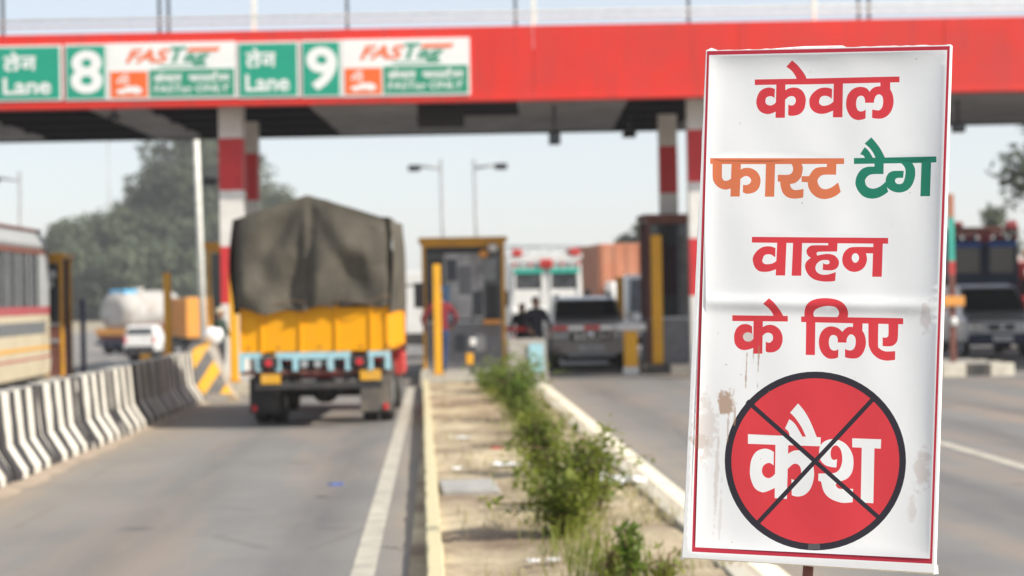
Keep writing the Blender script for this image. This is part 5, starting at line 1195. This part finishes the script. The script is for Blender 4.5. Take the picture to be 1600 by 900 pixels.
# ------------------------------------------------------------------ people
def person(label, loc, face, shirt, trousers, H=1.68, hair=(0.02, 0.016, 0.014), cap=None, arms=((-.1, .15), (.1, .15)), stride=.1, shirt_long=True):
    """one continuous skinned body; face = rotation about z, facing -y at 0"""
    t = thing('person', label, 'person', loc, face); k = H / 1.7
    J = {'pel': (0, 0, .93), 'sp': (0, .01, 1.12), 'ch': (0, .01, 1.32), 'nk': (0, .02, 1.47), 'hd': (0, 0, 1.55), 'tp': (0, 0, 1.63)}
    E = [('pel', 'sp'), ('sp', 'ch'), ('ch', 'nk'), ('nk', 'hd'), ('hd', 'tp')]
    Rr = {'pel': (.15, .11), 'sp': (.14, .10), 'ch': (.165, .11), 'nk': (.055, .055), 'hd': (.075, .09), 'tp': (.06, .08)}
    hands = []
    for i, s in enumerate((-1, 1)):
        f, o = arms[i]; n = 'LR'[i]
        J['sh' + n] = (s * .19, .01, 1.40); J['el' + n] = (s * (.24 + o * .3), .02 - f * .5, 1.14); J['wr' + n] = (s * (.24 + o * .1), -.03 - f * 1.6, .92 + abs(f) * .7); J['ha' + n] = (s * (.23 + o * .05), -.05 - f * 1.9, .84 + abs(f) * .8)
        J['hp' + n] = (s * .10, 0, .88); J['kn' + n] = (s * .11, -.02 + s * stride * .5 - .02, .50); J['an' + n] = (s * .11, s * stride + .02, .09); J['to' + n] = (s * .13, s * stride - .15, .035)
        E += [('ch', 'sh' + n), ('sh' + n, 'el' + n), ('el' + n, 'wr' + n), ('wr' + n, 'ha' + n), ('pel', 'hp' + n), ('hp' + n, 'kn' + n), ('kn' + n, 'an' + n), ('an' + n, 'to' + n)]
        Rr.update({'sh' + n: (.075, .075), 'el' + n: (.052, .052), 'wr' + n: (.036, .036), 'ha' + n: (.04, .022), 'hp' + n: (.10, .10), 'kn' + n: (.068, .068), 'an' + n: (.05, .05), 'to' + n: (.045, .03)})
        hands.append((Vector(J['ha' + n]), (Vector(J['ha' + n]) - Vector(J['wr' + n])).normalized(), s))
    names = list(J); idx = {n: i for i, n in enumerate(names)}
    me = bpy.data.meshes.new('body'); me.from_pydata([Vector(J[n]) * k for n in names], [(idx[a], idx[b]) for a, b in E], [])
    ob = bpy.data.objects.new('body', me); COL.objects.link(ob)
    ob.modifiers.new('s', 'SKIN'); sv = me.skin_vertices[0].data
    for n in names: sv[idx[n]].radius = (Rr[n][0] * k, Rr[n][1] * k); sv[idx[n]].use_root = (n == 'pel')
    sub = ob.modifiers.new('u', 'SUBSURF'); sub.levels = sub.render_levels = 2
    dg = bpy.context.evaluated_depsgraph_get(); m2 = bpy.data.meshes.new_from_object(ob.evaluated_get(dg))
    mb = MB(); vs = [v.co[:] for v in m2.vertices]
    for q in m2.polygons:
        c = sum((Vector(vs[i]) for i in q.vertices), Vector()) / len(q.vertices) / k
        arm = abs(c.x) > .2 and c.z < 1.3
        if c.z > 1.475: mi = 0
        elif arm and (c - Vector(J['haL' if c.x < 0 else 'haR'])).length < .14: mi = 0
        elif arm or c.z > .90: mi = 1
        elif c.z > .09: mi = 2
        else: mi = 3
        mb.f.append(list(q.vertices)); mb.m.append(mi); mb.sm.append(True)
    mb.v = vs; bpy.data.objects.remove(ob); bpy.data.meshes.remove(m2)
    # head with nose, ears, eyes; hands with five fingers
    mb.ell((0, -.005 * k, 1.60 * k), (.078 * k, .098 * k, .118 * k), 14, 10, 0)
    mb.add([(-.014 * k, -.098 * k, 1.60 * k), (.014 * k, -.098 * k, 1.60 * k), (0, -.125 * k, 1.578 * k), (0, -.095 * k, 1.57 * k), (0, -.10 * k, 1.625 * k)], [(0, 2, 4), (1, 4, 2), (0, 3, 2), (1, 2, 3)], 0)
    for s in (-1, 1):
        mb.ell((s * .082 * k, .01 * k, 1.595 * k), (.012 * k, .022 * k, .03 * k), 8, 6, 0); mb.ell((s * .03 * k, -.092 * k, 1.615 * k), (.012 * k, .008 * k, .007 * k), 8, 6, 4)
    mb.ell((0, -.095 * k, 1.55 * k), (.024 * k, .008 * k, .006 * k), 8, 6, 5)
    for hp, d, s in hands:
        side = Vector((0, 1, 0)) - d * d.y; side.normalize()
        for j in range(4):
            b = (hp + d * .035 + side * (.024 - .016 * j)) * k; ln = (.065, .075, .07, .055)[j] * k
            mb.tube([b, b + d * ln * .55, b + d * ln * .95 + Vector((-s * .014 * k, 0, 0))], [.0085 * k, .008 * k, .006 * k], 6, 0)
        b = (hp - side * .03) * k; mb.tube([b, b + (d * .03 - side * .025) * k, b + (d * .055 - side * .028) * k], [.011 * k, .009 * k, .007 * k], 6, 0)
    b = mb.build('body', [M['skin'], shirt, trousers, M['black'], M['glass'], M['lip']], t)
    hr = MB(); hr.ell((0, .022 * k, 1.635 * k), (.088 * k, .10 * k, .10 * k), 14, 8)
    h = hr.build('cap' if cap else 'hair', cap if cap else M['hair'], t)
    return t
M['skin'] = mat('skin', (0.26, 0.14, 0.085), 0.6, var=0.05); M['lip'] = mat('lips', (0.22, 0.08, 0.06), 0.5); M['hair'] = mat('dark_hair', (0.015, 0.012, 0.01), 0.6)
M['shirt_red'] = mat('maroon_shirt', (0.17, 0.012, 0.02), 0.9, bump=.3); M['jeans'] = mat('blue_jeans', (0.03, 0.06, 0.16), 0.9, bump=.2)
M['cloth_dark'] = mat('dark_cloth', (0.02, 0.022, 0.032), 0.9); M['cloth_grey'] = mat('dark_grey_trousers', (0.04, 0.04, 0.045), 0.9)
M['cloth_green'] = mat('dark_green_jacket', (0.03, 0.05, 0.04), 0.9); M['cap_cream'] = mat('cream_cloth', (0.55, 0.50, 0.36), 0.9)
M['vest'] = mat('lime_vest', (0.45, 0.55, 0.08), 0.8)
p0 = at(686, 500, 38.2)
person('person in maroon shirt and blue jeans standing behind a yellow guard post', (p0.x + .02, 38.2, 0.2), R(200), M['shirt_red'], M['jeans'], 1.62, arms=((.06, .5), (.06, .5)))
p0 = at(838, 500, 40.4)
person('person in black clothes standing behind the concrete block, the taller of two', (p0.x, 40.4, 0), R(30), M['cloth_dark'], M['cloth_grey'], 1.66, arms=((.1, .2), (.05, .3)))
p0 = at(817, 500, 41.2)
person('person in dark clothes beside a taller figure behind the concrete block', (p0.x - .02, 41.2, 0), R(-20), M['cloth_dark'], M['cloth_grey'], 1.52)
p0 = at(344, 500, 36.2)
person('person in dark green jacket and cream cap behind the striped crash nose', (p0.x, 36.2, 0.2), R(70), M['cloth_green'], M['cloth_grey'], 1.36, cap=M['cap_cream'])
p0 = at(631, 500, 33.4)
0 and person('person in lime vest standing at the cab of the yellow truck', (p0.x + .02, 33.6, 0.0), R(160), M['vest'], M['cloth_grey'], 1.6)
# white sack on the crash nose
q = MB(); q.ell((0, 0, 0.15), (0.19, 0.17, 0.16), 16, 10)
from mathutils import noise as NZ
q.v = [tuple(Vector(v) * (1 + .18 * NZ.noise(Vector(v) * 6))) for v in q.v]
o = q.build('white_sack', M['white_litter'], loc=(at(332, 530, 34.6).x, 34.6, 0.935)); tag(o, 'lumpy white sack lying on top of the striped crash nose', 'sack')

# ------------------------------------------------------------------ street lamps and poles
def street_lamp(label, px, ytop, y, side, arm=1.05, lean=0.0):
    a = at(px, ytop, y); z = gz(y); H = a.z - z
    t = thing('street_lamp', label, 'street lamp', (a.x + 0.0, y, z), 0, 'street lamps beyond the booths')
    t.rotation_euler = (0, R(lean), 0)
    MB().tube([(0, 0, 0), (0, 0, H)], [.085, .06], 12).build('pole', M['pole_grey'], t)
    MB().box(-.2, .2, -.2, .2, 0, .08).build('base_plate', M['pole_grey'], t)
    MB().tube([(0, 0, H - .32), (side * arm * .9, 0, H - .22)], [.06, .05], 8).build('arm', M['pole_grey'], t)
    hd = MB().box(side * arm - .24, side * arm + .24, -.14, .14, H - .40, H - .18, bev=.05).build('lamp_head', M['black'], t)
    MB().box(side * arm - .18, side * arm + .18, -.1, .1, H - .415, H - .402).build('lens', M['glass'], hd)
street_lamp('street lamp behind the central booth with its arm reaching towards the yellow truck', 694, 249, 72, -1, 1.0, -1.0)
street_lamp('street lamp behind the central booth with its arm reaching towards the silver car', 746, 249, 72, 1, 1.0, -1.0)
street_lamp('street lamp rising behind the roof of the cream bus', 31, 268, 72, -1, 1.0)
a = at(312, 215, 62); t = thing('flag_pole', 'tall white pole rising in front of the hazy trees beside the banded column', 'pole', (at(318, 460, 62).x, 62, gz(62)), 0)
t.rotation_euler = (0, R(-1.2), 0); MB().tube([(0, 0, 0), (0, 0, 9.5)], [.11, .08], 10).build('pole', M['pipe_white'], t); MB().box(-.2, .2, -.2, .2, 0, .1).build('base_plate', M['steel'], t)
a = at(172, 330, 400); t = thing('radio_mast', 'thin far grey mast standing above the hazy trees', 'mast', (a.x, 400, gz(400)))
for s in ((-.35, -.2), (.35, -.2), (0, .4)): MB().tube([(s[0], s[1], 0), (s[0] * .6, s[1] * .6, 42)], .09, 5).build('mast_leg', M['steel'], t)
for i in range(20): MB().tube([(-.3, -.2, 1 + 2 * i), (.3, -.2, 3 + 2 * i)], .04, 4).build('brace', M['steel'], t)
# far gantry beyond the traffic
ga, gb = at(770, 386, 150), at(968, 386, 150)
t = thing('far_gantry', 'far pale steel gantry spanning the road beyond the painted lorries', 'gantry', ((ga.x + gb.x) / 2, 150, gz(150)))
hw = (gb.x - ga.x) / 2 + 2; zz = ga.z - gz(150)
for z in (zz, zz - .7): MB().tube([(-hw, 0, z), (hw, 0, z)], .1, 6).build('chord', M['steel'], t)
for i in range(16):
    x0 = -hw + 2 * hw * i / 16; MB().tube([(x0, 0, zz - .7 if i % 2 else zz), (x0 + 2 * hw / 16, 0, zz if i % 2 else zz - .7)], .05, 5).build('brace', M['steel'], t)
for s in (-1, 1): MB().tube([(s * hw, 0, 0), (s * hw, 0, zz)], .16, 8).build('leg', M['steel'], t)

# ------------------------------------------------------------------ trees
def tree(label, x, y, H, cr, seed, group='hazy trees beyond the plaza', nleaf=2600, leafsize=.55, bottom=.12, nblob=22):
    r2 = random.Random(seed); z = gz(y)
    t = thing('tree', label, 'tree', (x, y, z), 0, group)
    tr = MB(); lean = r2.uniform(-.4, .4)
    tr.tube([(0, 0, 0), (lean * .3, 0, H * .3), (lean, 0, H * .7)], [H * .028, H * .02, H * .008], 9)
    blobs = []
    nb = nblob
    for i in range(nb):
        v = r2.uniform(bottom, 1); a = r2.uniform(0, 2 * math.pi)
        env = math.sin(math.pi * min(1, (v - bottom) / (1 - bottom) * .8 + .18)) ** .7
        rr = cr * env * r2.uniform(.25, .85)
        c = Vector((rr * math.cos(a) + lean * v, rr * math.sin(a), H * v - cr * .15)); blobs.append((c, cr * r2.uniform(.26, .5)))
        s = Vector((lean * .5 * v, 0, H * max(.15, v * .62))); tr.tube([s, (s + c) / 2 + Vector((0, 0, .3)), c], [H * .009, H * .006, H * .002], 6)
    tr.build('trunk', M['bark'], t)
    vs = []; fs = []
    for k in range(nleaf):
        c, r = blobs[r2.randrange(nb)]
        d = Vector((r2.gauss(0, 1), r2.gauss(0, 1), r2.gauss(0, .85))).normalized() * r * (r2.random() ** .45) * (1.0 + .25 * r2.random())
        p = c + d; u = Vector((r2.gauss(0, 1), r2.gauss(0, 1), r2.gauss(0, 1))).normalized(); w = u.orthogonal().normalized(); s = leafsize * r2.uniform(.5, 1.2)
        o = len(vs); vs += [p - u * s, p + w * s * .45, p + u * s, p - w * s * .45]; fs.append((o, o + 1, o + 2, o + 3))
    MB().add(vs, fs).build('crown', M['leaf_tree'], t)
def tree_px(label, px, ytop, y, cr, seed, **k):
    k2 = 1.4 if y > 200 else 1.0
    a = at(px, ytop, y * k2); tree(label, a.x, y * k2, a.z - gz(y), cr * k2, seed, **k)
low = 'bushy low tree in the hazy belt beyond the far tanker'
for i, (px, yt, y, cr) in enumerate(((98, 348, 225, 4.6), (140, 346, 235, 5.2), (186, 338, 228, 5.2), (228, 312, 240, 5.6), (270, 300, 236, 5.8), (335, 300, 236, 6.0), (60, 372, 232, 4.0), (20, 385, 236, 4.2), (300, 340, 232, 4.5), (350, 345, 228, 4.5), (120, 400, 215, 4.0), (190, 395, 212, 4.2), (255, 390, 214, 4.2), (310, 400, 212, 4.0), (400, 372, 226, 4.0))):
    tree_px(low, px, yt, y, cr, 40 + i, nleaf=5200, bottom=.06, leafsize=.7)
tree_px('tallest hazy tree reaching up behind the canopy near the white pole', 305, 165, 238, 8.0, 71, nleaf=14000, bottom=.2, nblob=46, leafsize=.75)
tree_px('mid height hazy tree stepping down from the tallest tree', 250, 262, 236, 5.0, 72, nleaf=8000, bottom=.14, nblob=30, leafsize=.75)
tree_px('hazy tree whose top shows just above the tarpaulin beside the column', 440, 290, 230, 3.6, 73, nleaf=1500, bottom=.2)
tree_px('hazy tree filling in behind the banded column', 372, 225, 245, 6.5, 76, nleaf=9000, bottom=.14, nblob=30, leafsize=.75)
tree_px('rounded hazy tree behind the faded orange container', 1000, 352, 190, 3.2, 74)
tree_px('small hazy tree behind the dark painted lorry', 1545, 330, 170, 2.6, 77, nleaf=1800)
tree_px('darker tree at the road edge beyond the painted lorries', 1645, 150, 105, 3.3, 75, nleaf=2600, leafsize=.32)

# ------------------------------------------------------------------ shrubs, grass and litter on the median
def shrub(label, x, y, H, cr, seed, n=600, ls=.045, m='leaf_shrub', stems=9, group='shrubs along the median'):
    r2 = random.Random(seed); t = thing('shrub', label, 'shrub', (x, y, .07), 0, group)
    st = MB(); vs = []; fs = []
    for i in range(stems + 4):
        a = r2.uniform(0, 2 * math.pi); sp = r2.uniform(.2, 1) * cr; h = H * r2.uniform(.5, 1)
        if i >= stems: sp = cr * r2.uniform(1.1, 1.7); h = H * r2.uniform(.35, .95)
        p0 = Vector((r2.uniform(-.05, .05), r2.uniform(-.05, .05), -.03)); p2 = Vector((math.cos(a) * sp, math.sin(a) * sp, h)); p1 = Vector((p2.x * .35, p2.y * .35, h * (.6 if i < stems else .95)))
        st.tube([p0, p1, p2], [.011, .007, .003], 5)
        for k in range(n // stems if i < stems else n // (3 * stems)):
            s = r2.uniform(.18, 1.03); q = (p0 * (1 - s) ** 2 + p1 * 2 * s * (1 - s) + p2 * s * s) + Vector((r2.gauss(0, 1), r2.gauss(0, 1), r2.gauss(0, .8))) * cr * (.17 if i < stems else .08)
            d = Vector((r2.gauss(0, 1), r2.gauss(0, 1), r2.gauss(.2, .6))).normalized(); w = d.cross(Vector((r2.gauss(0, .4), r2.gauss(0, .4), 1))).normalized(); L = ls * r2.uniform(.6, 1.5)
            o = len(vs); vs += [q, q + d * L * .5 + w * L * .22, q + d * L, q + d * L * .5 - w * L * .22]; fs.append((o, o + 1, o + 2, o + 3))
    st.build('stems', M['twig'], t); MB().add(vs, fs).build('foliage', M[m], t)
def gpt(px, py):
    d = ray(px, py); return CAM + d * ((.08 - CAM.z) / d.z)
for i, (px, py, ytop, cr, lab, n, mm) in enumerate((
    (885, 842, 668, .36, 'largest olive green shrub, spreading over the median by the white sheet', 1700, 'leaf_shrub'),
    (925, 800, 690, .30, 'olive shrub with a side branch hanging towards the right kerb', 700, 'leaf_shrub'),
    (850, 745, 640, .30, 'loose yellow green shrub just behind the largest shrub', 900, 'leaf_shrub'),
    (830, 700, 610, .30, 'wispy yellow green shrub half way along the median', 700, 'leaf_shrub'),
    (815, 660, 575, .36, 'fresh green shrub towards the far end of the median', 900, 'leaf_fresh'),
    (795, 628, 546, .56, 'dense fresh green shrub beside the end block of the median', 1300, 'leaf_fresh'),
    (770, 612, 572, .40, 'low green shrub at the foot of the median island', 800, 'leaf_fresh'))):
    g = gpt(px, py); top = at(px, ytop, g.y); shrub(lab, g.x, g.y, top.z - .07, cr, 90 + i, n, ls=.05 + .001 * g.y, m=mm)
g = Vector((1.19, 10.6, 0)); shrub('small leafy green plant growing near the foot of the notice board', at(985, 880, 10.6).x, 10.6, at(985, 822, 10.6).z - .07, .07, 120, 260, .06, 'leaf_fresh', 4)
shrub('thin sprawling green weed beside the small leafy plant', at(950, 890, 11.0).x, 11.0, .25, .16, 121, 220, .045, 'leaf_shrub', 7)
shrub('thin grassy weed under the corner of the notice board', at(1035, 890, 10.8).x, 10.8, .22, .14, 122, 160, .05, 'leaf_shrub', 7)
# dry grass blades
vs = []; fs = []; r2 = random.Random(5)
def blade(x, y, h, sp):
    a = r2.uniform(0, 6.28); d = Vector((math.cos(a), math.sin(a), 0)); w = Vector((-d.y, d.x, 0)) * .0035; o = len(vs); p = Vector((x, y, .06))
    vs.extend([p - w, p + w, p + d * sp * .5 + Vector((0, 0, h * .7)) + w, p + d * sp + Vector((0, 0, h)), p + d * sp * .5 + Vector((0, 0, h * .7)) - w]); fs.append((o, o + 1, o + 2, o + 3, o + 4))
for k in range(5200):
    y = 9.5 + 26 * r2.random() ** 1.7; x = kx(y) + .2 + (1.55 - kx(y)) * (1 - r2.random() ** 1.6)
    if NZ.noise(Vector((x * 1.6, y * .9, 7))) < -.05: continue
    blade(x, y, r2.uniform(.04, .16), r2.uniform(.02, .1))
MB().add(vs, fs).build('dry_grass', M['straw'], kind='stuff')
vs = []; fs = []
path = [gpt(775, 615), gpt(812, 650), gpt(835, 700), gpt(850, 750), gpt(875, 800), gpt(890, 850), gpt(930, 895), gpt(1010, 930)]
for k in range(2300):
    s = (r2.random() ** 1.7) * (len(path) - 1); i = int(s); p = path[i].lerp(path[i + 1], s - i)
    blade(p.x + r2.gauss(0, .14), p.y + r2.gauss(0, .3), r2.uniform(.06, .26), r2.uniform(.03, .18))
MB().add(vs, fs).build('weeds', M['leaf_shrub'], kind='stuff')
# slab, sheet and litter
g0 = gpt(728, 772); q = MB().box(-.24, .24, -.45, .5, -.05, .045, bev=.012).build('concrete_slab', M['slab'], loc=(g0.x + .03, g0.y + .4, .075), rotz=R(2)); tag(q, 'flat grey concrete slab lying across the median soil', 'slab')
def crumple(name, label, cat, px, py, rx, ry, h, m, seed):
    g = gpt(px, py); r3 = random.Random(seed); n = 9; vs = []; fs = []
    for j in range(n + 1):
        for i in range(n + 1):
            u, v = i / n * 2 - 1, j / n * 2 - 1; e = 1 + .25 * NZ.noise(Vector((u * 2, v * 2, seed)))
            vs.append((u * rx * e, v * ry * e, .008 + h * abs(NZ.noise(Vector((u * 2.3, v * 2.3, seed + 9)))) * 2))
    for j in range(n):
        for i in range(n): k = j * (n + 1) + i; fs.append((k, k + 1, k + n + 2, k + n + 1))
    o = MB().add(vs, fs).build(name, m, loc=(g.x, g.y, .10), rotz=r3.uniform(0, 3)); tag(o, label, cat)
crumple('plastic_sheet', 'crumpled white plastic sheet between the largest shrub and the right kerb', 'plastic sheet', 940, 756, .22, .42, .06, M['white_litter'], 1)
crumple('paper_scrap', 'white paper scrap lying below the largest shrub', 'litter', 833, 886, .035, .04, .02, M['white_litter'], 2)
crumple('paper_scrap', 'white paper scrap beside the small leafy plant side of the largest shrub', 'litter', 863, 884, .035, .04, .03, M['white_litter'], 3)
crumple('paper_scrap', 'white paper scrap on brown soil beyond the concrete slab', 'litter', 722, 688, .08, .12, .02, M['white_litter'], 4)
crumple('paper_scrap', 'torn white paper at the corner of the concrete slab', 'litter', 790, 730, .14, .12, .02, M['white_litter'], 5)
crumple('paper_scrap', 'white paper ball lying on the concrete slab', 'litter', 716, 738, .035, .05, .03, M['white_litter'], 6)
crumple('wrapper', 'small red wrapper lying on the brown soil of the median', 'litter', 776, 706, .05, .07, .03, M['truck_red'], 7)
crumple('wrapper', 'small blue wrapper lying on the truck lane asphalt', 'litter', 525, 763, .06, .05, .02, M['blue'], 8)

# ------------------------------------------------------------------ haze
hz = MB().box(-505, 505, -70, 710, -2.4, 48).build('haze', M['steel'], kind='stuff')
hm = bpy.data.materials.new('haze_air'); hm.use_nodes = True; hn = hm.node_tree; hn.nodes.clear()
pv = hn.nodes.new('ShaderNodeVolumePrincipled'); pv.inputs['Color'].default_value = (0.92, 0.95, 1.0, 1); pv.inputs['Density'].default_value = 0.00038; pv.inputs['Anisotropy'].default_value = 0.2
mo = hn.nodes.new('ShaderNodeOutputMaterial'); hn.links.new(pv.outputs[0], mo.inputs['Volume'])
hz.data.materials.clear(); hz.data.materials.append(hm)
